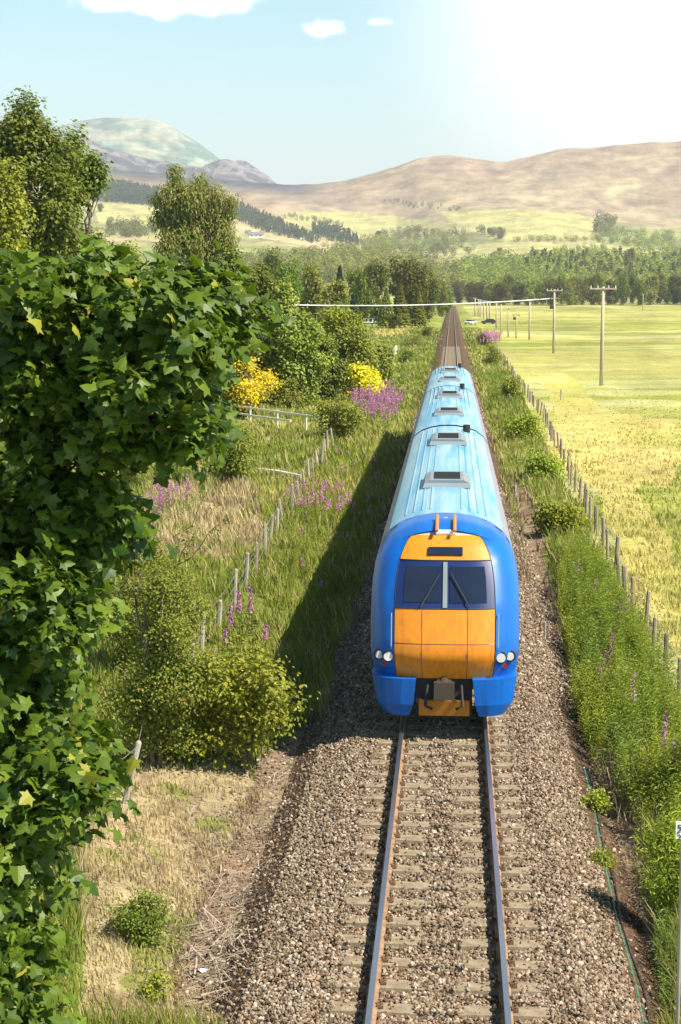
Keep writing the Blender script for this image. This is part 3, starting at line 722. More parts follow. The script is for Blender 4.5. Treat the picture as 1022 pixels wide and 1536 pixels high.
def limb(mb, a, b, r0, r1, r, seg=6, wob=.06):
    a = np.array(a, float); b = np.array(b, float); L = np.linalg.norm(b-a); pts = []
    for i in range(seg+1):
        t = i/seg; p = a*(1-t)+b*t+(r.normal(size=3)*wob*L*math.sin(math.pi*t)*.5 if 0 < i < seg else 0)
        pts.append(p)
    mb.tube(pts, [r0*(1-i/seg)+r1*i/seg for i in range(seg+1)], 7)
def tree_parts(root, h, blobs, n, size, leaf, bark, seed, r0=None, tmpl=LEAF, clump=.3, shell=.4, droop=False, inner=0, stems=1, per=16, base=0.0):
    """trunk with limbs reaching into each blob, and the crown; in the thing's own coordinates"""
    r = np.random.default_rng(seed); r0 = r0 or h*.018
    mb = MB(); top = np.mean([b[:3] for b in blobs], axis=0)
    top = np.array([top[0]*.5, top[1]*.5, min(h*.82, max(b[2] for b in blobs))])
    for sidx in range(stems):
        a0 = np.array([r.normal()*r0*2*(stems > 1), r.normal()*r0*2*(stems > 1), -.25+base])
        tp = top+np.array([r.normal(), r.normal(), 0])*h*.06*(stems > 1)
        limb(mb, a0, tp, r0, r0*.3, r, 8, .03)
    for b in blobs:
        t = min(.85, max(.12, (b[2]-.5*b[5])/max(h, 1e-3)*.7)); st_ = np.array([top[0]*t, top[1]*t, top[2]*t])
        limb(mb, st_, np.array(b[:3])+r.normal(size=3)*.1*b[3], r0*.42, r0*.1, r, 6, .1)
        for _ in range(3):
            d = r.normal(size=3); d /= np.linalg.norm(d); c = np.array(b[:3])
            limb(mb, st_*.3+c*.7, c+d*np.array(b[3:6])*.85, r0*.14, r0*.04, r, 4, .12)
    mb.build('trunk', bark, root, smooth=True)
    return crown_mesh('crown', blobs, n, size, leaf, seed+1, tmpl, clump, shell, per, root, droop, inner=inner)

def ball_blobs(r, h, w, lo=.25, n=9, up=1.0):
    n += 5
    """irregular crown h tall, w half-width"""
    out = []
    for i in range(n):
        t = r.random(); z = h*(lo+(1-lo)*t*.85); ww = w*(math.sin(math.pi*min(1, .22+.78*(1-t)**up))**.6)
        a = r.uniform(0, 6.28); q = r.uniform(.15, .75)*ww; s = r.uniform(.22, .42)*w
        out.append((q*math.cos(a), q*math.sin(a), z, s, s, s*r.uniform(.7, 1.1)))
    out.append((0, 0, h*.86, w*.3, w*.3, h*.13)); out.append((0, 0, h*(lo+.35*(1-lo)), w*.52, w*.52, h*.24))
    return out

def at_depth(px, py, dep):
    """point seen at a pixel, dep metres along the track"""
    d = pdir(px, py); return CAM+d*(dep/d[1])
def tree_at(name, label, cat, px, ytop, hw, dep, leaf, seed, n=9000, size=.26, bark='bark', lo=.2, nb=10, droop=False, clump=.35, group=None, inner=0, per=16, up=1.0, shell=.45):
    """a tree whose top shows at (px, ytop) when it stands dep metres off"""
    tp = at_depth(px, ytop, dep); z0 = gz(tp[0], tp[1]); h = tp[2]-z0; w = hw*dep/F
    root = thing(name, label, cat, (tp[0], tp[1], z0), group=group)
    r = np.random.default_rng(seed)
    tree_parts(root, h, ball_blobs(r, h*.97, w, lo, nb, up), n, size, M[leaf], M[bark], seed, droop=droop, clump=clump, inner=inner, per=per, shell=shell)
    return root

# ------------------------------------------------------------------ foreground maple
mp = thing('maple_tree', 'large maple in the left foreground with broad glossy lobed leaves', 'tree', (-4.9, 10.6, gz(-4.9, 10.6)))
mz = gz(-4.9, 10.6)
def pb(px, py, rx, ry, dep, rd=.45):
    p = at_depth(px, py, dep); return (p[0]+4.9, p[1]-10.6, p[2]-mz, rx*dep/F, rd, ry*dep/F)
mbl = [pb(50, 480, 100, 80, 10.6), pb(160, 462, 90, 62, 10.3), pb(262, 452, 66, 58, 10.0), pb(308, 492, 56, 44, 10.0), pb(190, 545, 100, 70, 10.2), pb(60, 580, 95, 80, 10.5),
       pb(250, 610, 60, 55, 10.0, .35), pb(150, 640, 70, 45, 10.3), pb(40, 700, 70, 60, 10.5), pb(40, 790, 88, 60, 10.3), pb(145, 800, 56, 50, 10.0), pb(50, 880, 66, 70, 10.0),
       pb(112, 890, 34, 45, 9.8, .3), pb(35, 980, 68, 80, 10.0), pb(45, 1090, 84, 80, 9.8), pb(130, 1130, 46, 46, 9.6, .3), pb(55, 1210, 78, 70, 9.5), pb(28, 1320, 72, 75, 9.3), pb(20, 1420, 56, 60, 9.2), pb(20, 1515, 78, 34, 9.0),
       pb(-80, 520, 120, 120, 11), pb(-90, 760, 120, 130, 11), pb(-90, 1000, 120, 130, 10.5), pb(-70, 1250, 110, 140, 10)]
r = np.random.default_rng(21); tb = MB(); main_b = list(mbl); mbl = [(b[0], b[1], b[2], b[3]*.84, b[4], b[5]*.84) for b in main_b]
for b in main_b[:20]:                                   # leafy sprays standing out from the main masses
    for _ in range(5):
        a_ = r.uniform(0, 6.28); q_ = r.uniform(.55, .98); s_ = r.uniform(.09, .17)
        mbl.append((b[0]+b[3]*q_*math.cos(a_), b[1]+r.uniform(-.75, .5), b[2]+b[5]*q_*math.sin(a_), s_*1.3, s_*1.2, s_*.8))
limb(tb, (0, 0, -.2), (.15, .1, 6.5), .17, .09, r, 8, .03); limb(tb, (.15, .1, 6.4), (.3, 0, 9.2), .09, .04, r, 6, .05)
for b in main_b:
    zz = max(1.0, b[2]-1.6-.3*abs(b[0])); s0 = np.array([.1, .05, min(zz, 7.5)]); c = np.array(b[:3])
    limb(tb, s0, c, .045, .012, r, 7, .07)
    for _ in range(4):
        d = r.normal(size=3); d /= np.linalg.norm(d); limb(tb, c*.85+s0*.15, c+d*np.array(b[3:6])*.8, .01, .004, r, 4, .1)
tb.build('trunk', M['bark'], mp, smooth=True)
crown_mesh('crown', mbl, 36000, .08, M['maple'], 22, MAPLE, clump=.08, shell=.95, per=20, parent=mp, inner=3000)

# ------------------------------------------------------------------ left trees, about 90 to 160 m off
def T(*a, **k): return tree_at(*a, **k)
T('aspen_tree', 'tallest tree at the left edge, dark glossy crown standing against the sky', 'tree', 40, 112, 88, 92, 'leaf', 31, n=42000, size=.26, lo=.12, nb=22, clump=.28, inner=2500, up=.8, per=22)
T('aspen_tree', 'dark rounded tree on the right shoulder of the tall aspen', 'tree', 112, 170, 52, 96, 'leaf', 32, n=24000, size=.26, lo=.1, nb=14, clump=.3, inner=1500, per=22)
T('aspen_tree', 'yellow green tree in front of the tall dark one at the left edge', 'tree', 8, 232, 62, 80, 'leaf_yellow', 33, n=18000, size=.24, lo=.1, nb=12, inner=1000)
# weeping birch
tp = at_depth(292, 246, 130); bz = gz(tp[0], tp[1]); bh = tp[2]-bz
bt = thing('birch_tree', 'lone weeping birch with pale hanging foliage rising over the bushes', 'tree', (tp[0], tp[1], bz))
bb = []
for (px, py, rx, ry) in ((262, 266, 10, 16), (258, 292, 16, 18), (285, 300, 20, 24), (302, 272, 9, 18), (262, 330, 20, 26), (238, 326, 9, 14), (322, 296, 12, 20), (318, 330, 20, 26), (343, 322, 8, 18), (335, 355, 14, 28), (285, 350, 26, 30), (252, 368, 16, 24), (305, 388, 28, 24), (236, 300, 6, 9), (346, 300, 5, 9)):
    p = at_depth(px, py, 130+random.uniform(-1, 1)); s = 130/F; bb.append((p[0]-tp[0], p[1]-tp[1], p[2]-bz, rx*s, rx*s, ry*s))
tree_parts(bt, bh, bb, 20000, .36, M['leaf_birch'], M['birch_bark'], 41, r0=.28, tmpl=LANCE, clump=.28, droop=True, inner=600, per=20, shell=.6)
BUSH = [ (165, 372, 40, 98, 'leaf', 'green bush filling the gap right of the tall aspens'), # px, top, halfw, depth, leaf, label
 (135, 330, 62, 100, 'leaf_dark', 'dark bushy tree below the tall aspens, touching the left woodland'),
 (190, 352, 58, 125, 'leaf_yellow', 'pale green willow between the aspens and the weeping birch'),
 (240, 378, 52, 118, 'leaf', 'green willow just left of and below the weeping birch'),
 (345, 362, 52, 128, 'leaf', 'green willow at the foot of the weeping birch on its right'),
 (390, 388, 52, 132, 'leaf', 'broad green willow, second right of the weeping birch'),
 (345, 412, 66, 128, 'leaf_olive', 'olive green willow in front of the birch foot, above the yellow broom'),
 (425, 418, 46, 126, 'leaf_olive', 'olive willow with fine leaves at the middle of the left wood'),
 (452, 468, 42, 126, 'leaf_olive', 'low olive willow at the right end of the left willows'),
 (395, 455, 60, 127, 'leaf_olive', 'wide olive willow directly above and behind the yellow broom'),
 (300, 430, 60, 124, 'leaf', 'green willow mostly hidden behind the maple crown'),
 (508, 458, 36, 150, 'leaf_yellow', 'yellow green willow below the pale cable'),
 (535, 485, 34, 140, 'leaf_olive', 'rounded olive bush right behind the small yellow broom'),
 (490, 508, 34, 134, 'leaf', 'dark green bush left of the small yellow broom'),
 (570, 520, 26, 165, 'leaf_olive', 'small low bush at the track side beyond the broom'),
]
for i, (px, yt, hw, dep, lf, lab) in enumerate(BUSH):
    T('willow_tree', lab, 'tree', px, yt, hw, dep, lf, 50+i, n=17000, size=.26, lo=.02, nb=12, clump=.3, inner=800, per=20, group='willows along the left side')

# instanced templates for the farther trees
def template(kind, seed, leafn, n, size):
    r = np.random.default_rng(seed); root = thing(kind, 'x', 'tree')
    if kind == 'broadleaf_tree':
        tree_parts(root, 12, ball_blobs(r, 11.8, 5.2, .12, 14), n, size, M[leafn], M['bark'], seed, clump=.5, inner=n//8, per=20)
    else:
        h = 14.; mb = MB().tube([(0, 0, -.3), (0, 0, h*.95)], [.22, .03], 7); mb.build('trunk', M['bark'], root)
        k = n; t = r.random(k)**.75; z = h*(.06+.94*t); tier = (1-t)*2.9*(.72+.28*np.abs(np.sin(t*38+r.normal()*.2)))
        a = r.uniform(0, 6.28, k); q = tier*r.uniform(.55, 1, k)
        P = np.stack([q*np.cos(a), q*np.sin(a), z], -1); o = np.stack([np.cos(a)*.5, np.sin(a)*.5, np.full(k, .9)], -1)+r.normal(size=(k, 3))*.25
        sp = np.stack([np.cos(a), np.sin(a), np.full(k, -.35)], -1)
        V, Tt, kk = leaves(P, o, size*(1.1-.6*t), LEAF, r, sp); np_mesh('crown', V, Tt, M[leafn], root, rnd=np.repeat(r.random(k), kk))
    return root
TPL = {'b1': template('broadleaf_tree', 61, 'leaf_olive', 5000, .62), 'b2': template('broadleaf_tree', 62, 'leaf_dark', 5000, .62), 'b3': template('broadleaf_tree', 63, 'leaf', 5000, .62),
       'c1': template('conifer_tree', 64, 'needle', 3600, .8), 'c2': template('conifer_tree', 65, 'leaf_olive', 3600, .9)}
used = {}
def plant(kind, px, ytop, hw, dep, label, group):
    tp = at_depth(px, ytop, dep); z0 = gz(tp[0], tp[1]); h = max(tp[2]-z0, 2)
    o = TPL[kind] if kind not in used else copy_tree(TPL[kind]); used[kind] = 1
    o.location = (tp[0], tp[1], z0); w = hw*dep/F
    b = 5.0 if kind[0] == 'b' else 2.6
    o.scale = (w/b, w/b, h/(12 if kind[0] == 'b' else 14.)); o.rotation_euler = (0, 0, random.uniform(0, 6.28))
    tag(o, label, 'tree', group); return o
MID = [('b2', 560, 388, 30, 480, 'dark spreading tree beside the line, left of the darkest oak'), ('b2', 612, 386, 34, 470, 'large dark brown green oak nearest the line at the vanishing track'), ('b2', 645, 402, 22, 500, 'dark oak directly left of where the track disappears'),
 ('c2', 600, 425, 15, 420, 'pale conifer in front of the large dark oak'), ('c2', 580, 432, 13, 418, 'pale conifer left of the one in front of the dark oak'), ('c2', 628, 436, 13, 425, 'short pale conifer right of the oak front'), ('b3', 540, 400, 26, 430, 'green tree above the small white hut'),
 ('c1', 510, 398, 16, 380, 'dark pine in the middle of the left wood edge'), ('b1', 470, 396, 30, 330, 'greyish green pine crown beyond the willows'), ('b1', 500, 420, 26, 320, 'grey green bushy tree right above the cable'), ('b3', 440, 388, 30, 350, 'green tree behind the willows at the valley edge'),
 ('b2', 405, 372, 22, 420, 'dark tree left of the valley houses'), ('b1', 662, 420, 14, 620, 'small olive tree at the end of the visible track'), ('b3', 672, 432, 10, 700, 'light green bush closing the end of the track'), ('b1', 640, 425, 16, 560, 'olive tree behind the oak at the track end'),
 ('b2', 590, 470, 14, 400, 'low dark shrub under the oaks'), ('c1', 530, 440, 12, 360, 'narrow dark conifer near the small hut'), ('b3', 520, 448, 16, 300, 'yellowish shrub under the pale cable')]
for k, px, yt, hw, dep, lab in MID: plant(k, px, yt, hw, dep, lab, 'trees beside the line on the left')
# front row of the wood across the far field: one tree each
_o = 'first second third fourth fifth sixth seventh eighth ninth tenth eleventh twelfth thirteenth fourteenth fifteenth sixteenth seventeenth eighteenth nineteenth twentieth'.split()
ORD = _o+['twenty-'+w for w in _o[:9]]+['thirtieth']+['thirty-'+w for w in _o[:9]]
rr_ = random.Random(5); i = 0; px = 690.0
while px < 1075:
    plant(rr_.choice(['b1', 'b2', 'b3', 'b1', 'b2']), px, 424-rr_.uniform(0, 16), rr_.uniform(11, 17), 1120+rr_.uniform(-20, 60),
          ORD[i]+' tree from the track in the front row of the wood across the green field', 'front row of trees across the field'); i += 1; px += rr_.uniform(9, 15)

# woods as masses
def wood(name, label, poly, n, kind, leafn, hpx, seed, size=1.6, hvar=.3, nl=150):
    r = np.random.default_rng(seed); xs = [p[0] for p in poly]; ys_ = [p[1] for p in poly]; P = []
    while len(P) < n:
        x, y = r.uniform(min(xs), max(xs)), r.uniform(min(ys_), max(ys_))
        if inpoly(np.array([x]), np.array([y]), poly)[0]: P.append(hit(x, y))
    AV, AT, AR, c = [], [], [], 0
    for p in P:
        D = math.hypot(p[0], p[1]); h = hpx*D/F*r.uniform(1-hvar, 1+hvar); k = nl
        if kind == 'c':
            t = r.random(k)**.8; a = r.uniform(0, 6.28, k); q = (1-t)*h*.2*r.uniform(.6, 1, k); L = np.stack([q*np.cos(a), q*np.sin(a), h*t], -1)
            o = np.stack([np.cos(a), np.sin(a), np.full(k, .8)], -1)
        else:
            d = r.normal(size=(k, 3)); d /= np.linalg.norm(d, axis=1, keepdims=True); w = h*.42
            L = d*np.array([w, w, h*.5])*r.uniform(.75, 1.05, (k, 1))+(0, 0, h*.52); o = d+(0, 0, .4)+r.normal(size=(k, 3))*.4
        s = size*h/12*(.8 if kind == 'c' else 1)
        V, T2, kk = leaves(L+p, o, s, LEAF, r); AV.append(V); AT.append(T2+c); c += len(V); AR.append(np.repeat(np.clip(r.random()*.6+r.random(k)*.4, 0, 1), kk))
    ob = np_mesh(name, np.concatenate(AV), np.concatenate(AT), M[leafn], rnd=np.concatenate(AR)); tag(ob, label, kind='stuff')
wood('woodland', 'mixed brown green wood rising behind the field', [(690, 446), (690, 408), (760, 400), (850, 396), (1080, 398), (1080, 446)], 900, 'b', 'leaf_olive', 22, 71, nl=120)
wood('woodland', 'dark conifers mixed through the wood behind the field', [(780, 430), (790, 400), (1080, 404), (1080, 440)], 260, 'c', 'leaf_dark', 25, 72)
wood('woodland', 'trees filling the valley floor left of the line', [(360, 400), (420, 392), (540, 385), (640, 402), (690, 410), (690, 440), (500, 430), (380, 430)], 420, 'b', 'leaf_olive', 20, 73)
wood('woodland', 'thin row of dark trees between the pale valley fields', [(560, 378), (660, 368), (720, 372), (720, 378), (640, 392), (560, 392)], 70, 'b', 'leaf_dark', 10, 74)
wood('conifer_plantation', 'dark blue green conifer plantation on the left hillside', [(136, 276), (180, 280), (245, 292), (250, 312), (190, 306), (137, 302)], 1100, 'c', 'needle_blue', 10, 75, nl=50, size=2.6, hvar=.15)
wood('conifer_plantation', 'dark strip of conifers running down between the pale fields', [(345, 305), (380, 318), (430, 340), (482, 362), (470, 366), (400, 350), (350, 330)], 620, 'c', 'needle', 9, 76, nl=50, size=2.6, hvar=.2)
wood('conifer_plantation', 'small dark plantation in the middle of the valley side', [(466, 342), (500, 345), (535, 358), (538, 370), (500, 364), (470, 354)], 260, 'c', 'needle', 10, 77, nl=50, size=2.6, hvar=.2)
wood('woodland', 'row of trees above the pale field on the left', [(160, 340), (200, 338), (240, 345), (240, 358), (160, 358)], 60, 'b', 'leaf_dark', 14, 78)
wood('woodland', 'scattered trees below the moor at the right edge', [(900, 352), (1080, 355), (1080, 392), (990, 388), (930, 368)], 110, 'b', 'leaf_olive', 12, 79)
wood('woodland', 'trees on the spur above the right meadow', [(890, 340), (900, 328), (925, 330), (925, 355), (895, 358)], 26, 'b', 'leaf_dark', 12, 80)
for kk_, (pl, nn, lf, hp) in enumerate([([(560, 352), (640, 346), (700, 352), (700, 358), (600, 362), (560, 360)], 60, 'leaf_dark', 9), ([(590, 372), (660, 358), (700, 362), (690, 372), (620, 380)], 60, 'leaf_olive', 10),
   ([(715, 345), (760, 352), (752, 360), (712, 352)], 24, 'leaf_dark', 9), ([(540, 366), (590, 362), (600, 376), (545, 380)], 60, 'leaf_olive', 12), ([(430, 322), (520, 338), (515, 343), (425, 328)], 40, 'leaf_dark', 6),
   ([(760, 362), (900, 358), (985, 366), (985, 371), (850, 363), (760, 367)], 50, 'leaf_olive', 8), ([(790, 384), (880, 372), (960, 380), (960, 388), (870, 384), (790, 392)], 40, 'leaf_olive', 9), ([(560, 300), (640, 306), (700, 312), (690, 318), (600, 312)], 30, 'leaf_dark', 5)]):
    wood('woodland', ['dark copse under the moor in mid valley', 'olive trees between the valley meadows', 'small copse on the left edge of the bright meadow', 'trees around the white cottage', 'hedge of dark trees along the pale field', 'hedgerow crossing the right meadow', 'scattered trees in front of the right meadow', 'scrub on the lower moor'][kk_], pl, nn, 'b', lf, hp, 500+kk_)
for k, (px, py, hw, lab) in enumerate([(568, 357, 5, 'single round tree standing in the middle valley meadow'), (151, 318, 6, 'single round tree in the pale field on the left'), (750, 382, 5, 'single tree in the right valley meadow'), (735, 352, 5, 'single tree on the edge of the bright right meadow')]):
    p = hit(px, py); D = p[1]; plant('b2', px, py-2.2*hw, hw, D, lab, 'lone meadow trees')

# ------------------------------------------------------------------ shrubs near the line
def shrub(name, label, px, py, hwpx, hpx, leaf, seed, n=5000, size=.07, group=None, tmpl=LEAF, clump=.1, nb=10, stems=4, per=14, lo=.1, x=None, bloom=None, bloom_n=0, bloom_side=None, cat='shrub', shell=.6, inner=0):
    """a shrub whose foot shows at (px,py)"""
    p = hit(px, py); dep = p[1]; s = dep/F; h = hpx*s; w = hwpx*s
    root = thing(name, label, cat, p, group=group); r = np.random.default_rng(seed)
    bl = ball_blobs(r, h, w, lo, nb)
    tree_parts(root, h, bl, n, size, M[leaf], M['bark'], seed, r0=max(.012, h*.014), tmpl=tmpl, clump=clump, stems=stems, per=per, shell=shell, inner=inner)
    if bloom:
        bl2 = [b for b in bl if (bloom_side is None or b[0]*bloom_side > -.1*w)]
        bl2 = [(b[0], b[1], b[2]+.12*b[5], b[3]*1.04, b[4]*1.04, b[5]*1.02) for b in bl2 if b[2] > h*.35] or bl2
        crown_mesh('blossom', bl2, bloom_n, size*1.0, M[bloom], seed+9, LEAF, clump, .2, 10, root)
    return root
shrub('elder_bush', 'bright yellow green bush with a dark trunk at the edge of the ballast', 368, 1165, 112, 205, 'leaf_yellow', 101, n=6500, size=.085, clump=.13, stems=3, lo=.1, nb=16, shell=.75)
shrub('hawthorn_bush', 'dense small leaved hawthorn beside the maple, left of the yellow green bush', 240, 1155, 105, 330, 'leaf_red', 102, n=26000, size=.058, clump=.12, lo=.05, nb=16, inner=1500)
shrub('hawthorn_bush', 'second hawthorn further back with reddish sprays', 205, 1010, 85, 210, 'leaf_red', 103, n=16000, size=.062, clump=.12, lo=.05, nb=12, inner=800)
shrub('bramble_bush', 'low green bramble behind the fence post, above the yellow green bush', 322, 1125, 66, 150, 'leaf', 104, n=9500, size=.07, lo=.05, nb=9)
shrub('bramble_bush', 'small dark green bush on the dry grass near the maple', 215, 1412, 68, 78, 'leaf', 105, n=3400, size=.045, lo=.05, nb=9, clump=.06)
shrub('bramble_bush', 'tiny bush in the dry grass at the bottom left', 232, 1505, 40, 50, 'leaf_yellow', 106, n=1100, size=.04, lo=.05, nb=6, clump=.05)
shrub('rose_bush', 'wild rose with orange red tips left of the lineside fence', 345, 722, 66, 84, 'leaf_red', 107, n=5500, size=.13, lo=.0, nb=14, clump=.24, shell=.8)
shrub('broom_bush', 'large broom with yellow blossom on its right side', 364, 630, 54, 98, 'leaf_olive', 108, n=5500, size=.18, lo=.05, clump=.22, bloom='yellow_bloom', bloom_n=4500, bloom_side=1)
shrub('broom_bush', 'smaller broom with bright yellow blossom near the pink flowers', 545, 604, 32, 54, 'leaf_olive', 109, n=2500, size=.2, lo=.05, clump=.2, bloom='yellow_bloom', bloom_n=4200)
shrub('gorse_bush', 'rounded olive gorse right of the rail fence', 512, 660, 46, 62, 'leaf_olive', 110, n=5500, size=.14, lo=.02, clump=.15, nb=12)
shrub('gorse_bush', 'olive gorse behind the white rail fence', 440, 612, 46, 48, 'leaf_olive', 111, n=4000, size=.16, lo=.02, clump=.15)
shrub('juniper_bush', 'upright dark green juniper half hidden by the maple', 255, 725, 42, 60, 'leaf', 112, n=3600, size=.13, lo=.02, clump=.15, tmpl=LANCE)
shrub('juniper_bush', 'green bush under the maple crown beside the blond grass', 200, 735, 42, 75, 'leaf', 113, n=3600, size=.13, lo=.02, clump=.15, tmpl=LANCE)
for i, (px, py, hw, h, lf, lab) in enumerate([
    (738, 548, 20, 32, 'leaf_olive', 'low round bush by the track below the far pink flowers'), (765, 600, 30, 34, 'leaf_olive', 'olive bush on the right verge with pale flowers beside it'),
    (790, 660, 38, 30, 'leaf_yellow', 'green bush on the right verge beside the middle of the train'), (815, 720, 40, 30, 'leaf_yellow', 'green bush on the right verge level with the small grey marker post'),
    (845, 800, 42, 34, 'leaf_yellow', 'bushy green clump against the right fence'), (725, 520, 12, 20, 'leaf_dark', 'small dark bush at the right ballast edge far down the line'),
    (625, 520, 18, 16, 'leaf_olive', 'low bush left of the track far down the line'), (610, 545, 18, 20, 'leaf', 'low green bush on the left verge before the far white fence'), (640, 505, 14, 16, 'leaf', 'farthest low bush on the left verge')]):
    shrub('verge_bush', lab, px, py, hw, h, lf, 130+i, n=3200, size=.16, lo=.02, clump=.18, nb=9, stems=2, group='bushes on the railway verges')
shrub('willow_shrub', 'leafy green shrub at the lower right edge behind the little sign', 1010, 1400, 60, 190, 'leaf_yellow', 150, n=6500, size=.07, tmpl=LANCE, lo=.02, clump=.1, nb=14, inner=500)
shrub('willow_shrub', 'leafy shrub at the right edge above the little sign', 1040, 1215, 70, 120, 'leaf', 151, n=6500, size=.07, tmpl=LANCE, lo=.02, clump=.1, nb=12, inner=500)
shrub('bramble_bush', 'straggling green bramble at the right ballast edge near the green cable', 895, 1225, 28, 34, 'leaf_yellow', 152, n=900, size=.055, lo=.02, clump=.07, nb=6, stems=3)
shrub('bramble_bush', 'flat green bramble lying over the green cable', 905, 1310, 34, 22, 'leaf_yellow', 153, n=700, size=.05, lo=.02, clump=.06, nb=6, stems=3)

# ------------------------------------------------------------------ grass and herbs
def zone(x, y):
    """density, height and flop of grass"""
    fence = 4.7+smooth(30, 230, y)*2.4
    d = np.ones_like(x); h = np.full_like(x, .42)
    d = np.where(np.abs(x) < 2.35+.3*(fbm(y*.6, x*0+3, 3)-.5)*2, 0, d)
    pass
    px, py = project(x, y, near_h(x, y))
    dirt = inpoly(px, py, PATCH[4][1]) | inpoly(px, py, PATCH[5][1]); d = np.where(dirt, d*.3*smooth(.4, .65, fbm(x*2.5, y*2.5, 3)), d); h = np.where(dirt, .1, h)
    h = np.where(x > fence, .2, h); h = np.where((x > 2.8) & (x < fence), .5, h)
    dz = inpoly(px, py, PATCH[3][1]); h = np.where(dz, .13, h); d = np.where(dz, 1.6, d); h = np.where((x > fence) & (y < 110), .24, h)
    return d, h
r = np.random.default_rng(200); n = 400000
D = 13*(420/13)**(r.random(n)**1.0); uu = r.uniform(-160, 1180, n)
an = np.arctan((uu-VPX)/F*math.cos(pitch)); x = CAM[0]+D*np.sin(an); y = D*np.cos(an)
d, h = zone(x, y); tuft = smooth(.3, .62, fbm(x*1.6, y*1.6, 3)); d = np.where((x > 4.7+smooth(30, 230, y)*2.4) & (D > 40), d*np.clip(1.25-D/135, 0, 1), d); h = np.where(x > 4.7+smooth(30, 230, y)*2.4, h*np.clip(1.15-D/190, .2, 1), h); k = r.random(n) < d*(.35+.65*tuft); x, y, D, h, tuft = x[k], y[k], D[k], h[k], tuft[k]; n = len(x)
z = height(x, y); cg = gcol(x, y, z)
hh = h*r.uniform(.45, 1.2, n)*(.6+.6*tuft); wd = np.maximum(.007, .00085*D)*r.uniform(.7, 1.3, n)
a = r.uniform(0, 6.28, n); ln = r.normal(size=(n, 2))*.28; wnd = np.array([-.12, .05])
b0 = np.stack([x, y, z-.02], -1); side = np.stack([np.cos(a), np.sin(a), 0*a], -1)*wd[:, None]*.5
tip = b0+np.stack([(ln[:, 0]+wnd[0])*hh, (ln[:, 1]+wnd[1])*hh, hh], -1); mid = b0*.5+tip*.5+np.stack([-.12*ln[:, 0]*hh, -.12*ln[:, 1]*hh, .08*hh], -1)
V = np.stack([b0-side, b0+side, mid+side*.8, mid-side*.8, tip], 1); Fq = np.array([(0, 1, 2), (0, 2, 3), (3, 2, 4)])
Tg = (Fq[None]+(np.arange(n)*5)[:, None, None]).reshape(-1, 3)
cc = np.array(cg)*r.uniform(.75, 1.35, (n, 1)); dry = (r.random(n) < .16)[:, None]; cc = np.where(dry, np.array((.5, .42, .2)), cc)
go = np_mesh('grass', V.reshape(-1, 3), Tg, M['grass'], colr=np.repeat(cc, 5, 0)); tag(go, 'green and blond grass over the verges and fields', kind='stuff')

def herb_mass(name, label, P, h, seed, leafn, nl=22, size=.09, bloom=0.0, bloomlab=None):
    """upright leafy stems (willowherb and nettles); P (n,3) feet"""
    r = np.random.default_rng(seed); n = len(P); hs = h*r.uniform(.6, 1.15, n); lean = r.normal(size=(n, 2))*.1
    t = (np.arange(nl)+.5)/nl; t = .12+.88*t; tt = np.tile(t, n); hi = np.repeat(hs, nl)
    az = np.tile(np.arange(nl)*2.4, n)+np.repeat(r.uniform(0, 6, n), nl)
    base = np.repeat(P, nl, 0)+np.stack([np.repeat(lean[:, 0], nl)*hi*tt, np.repeat(lean[:, 1], nl)*hi*tt, hi*tt], -1)
    out = np.stack([np.cos(az), np.sin(az), np.full(n*nl, .35)], -1)
    nr = np.stack([-np.cos(az)*.35, -np.sin(az)*.35, np.ones(n*nl)], -1)+r.normal(size=(n*nl, 3))*.25
    sc = np.repeat(r.uniform(.8, 1.2, n), nl)*size*(1.15-.6*tt)
    V, T2, k = leaves(base, nr, sc, LANCE, r, out); 
    ob = np_mesh(name, V, T2, M[leafn], rnd=np.repeat(np.clip(.3*r.random(n*nl)+np.repeat(r.random(n), nl)*.6, 0, 1), k)); tag(ob, label, kind='stuff')
    if bloom:
        s = np.where(r.random(n) < bloom)[0]; m = 26
        tb_ = np.tile(np.linspace(.86, 1.22, m), len(s)); hb = np.repeat(hs[s], m)
        B = np.repeat(P[s], m, 0)+np.stack([np.repeat(lean[s, 0], m)*hb*tb_, np.repeat(lean[s, 1], m)*hb*tb_, hb*tb_], -1)
        q = r.uniform(0, 6.28, len(B)); rd = size*.38*(1.25-tb_)/.39; B = B+np.stack([np.cos(q)*rd, np.sin(q)*rd, 0*q], -1)
        V, T2, k = leaves(B, np.stack([np.cos(q), np.sin(q), .3+0*q], -1), size*.42, LEAF, r)
        o2 = np_mesh('blossom', V, T2, M['pink'], parent=ob, rnd=np.repeat(r.random(len(B)), k))
    return ob
def feet(poly, n, seed):
    r = np.random.default_rng(seed); xs = [p[0] for p in poly]; ys_ = [p[1] for p in poly]; w = np.array([hit(a, b)[:2] for a, b in poly]); out = []
    lo, hi_ = w.min(0), w.max(0)
    while len(out) < n:
        c = r.uniform(lo, hi_, (n*3, 2)); c = c[inpoly(c[:, 0], c[:, 1], [tuple(q) for q in w])]; c = c[r.random(len(c)) < .15+.85*smooth(.42, .6, fbm(c[:, 0]*1.3, c[:, 1]*1.0+seed, 3))]; out += [tuple(q) for q in c]
    c = np.array(out[:n]); return np.stack([c[:, 0], c[:, 1], height(c[:, 0], c[:, 1])-.02], -1)
herb_mass('willowherb', 'dense tall green herbs between the ballast and the right fence', feet([(838, 905), (862, 1080), (905, 1210), (1022, 1290), (1060, 1200), (1010, 1060), (905, 870), (850, 830)], 1500, 301), 1.0, 301, 'leaf_yellow', nl=26, size=.12, bloom=.005)
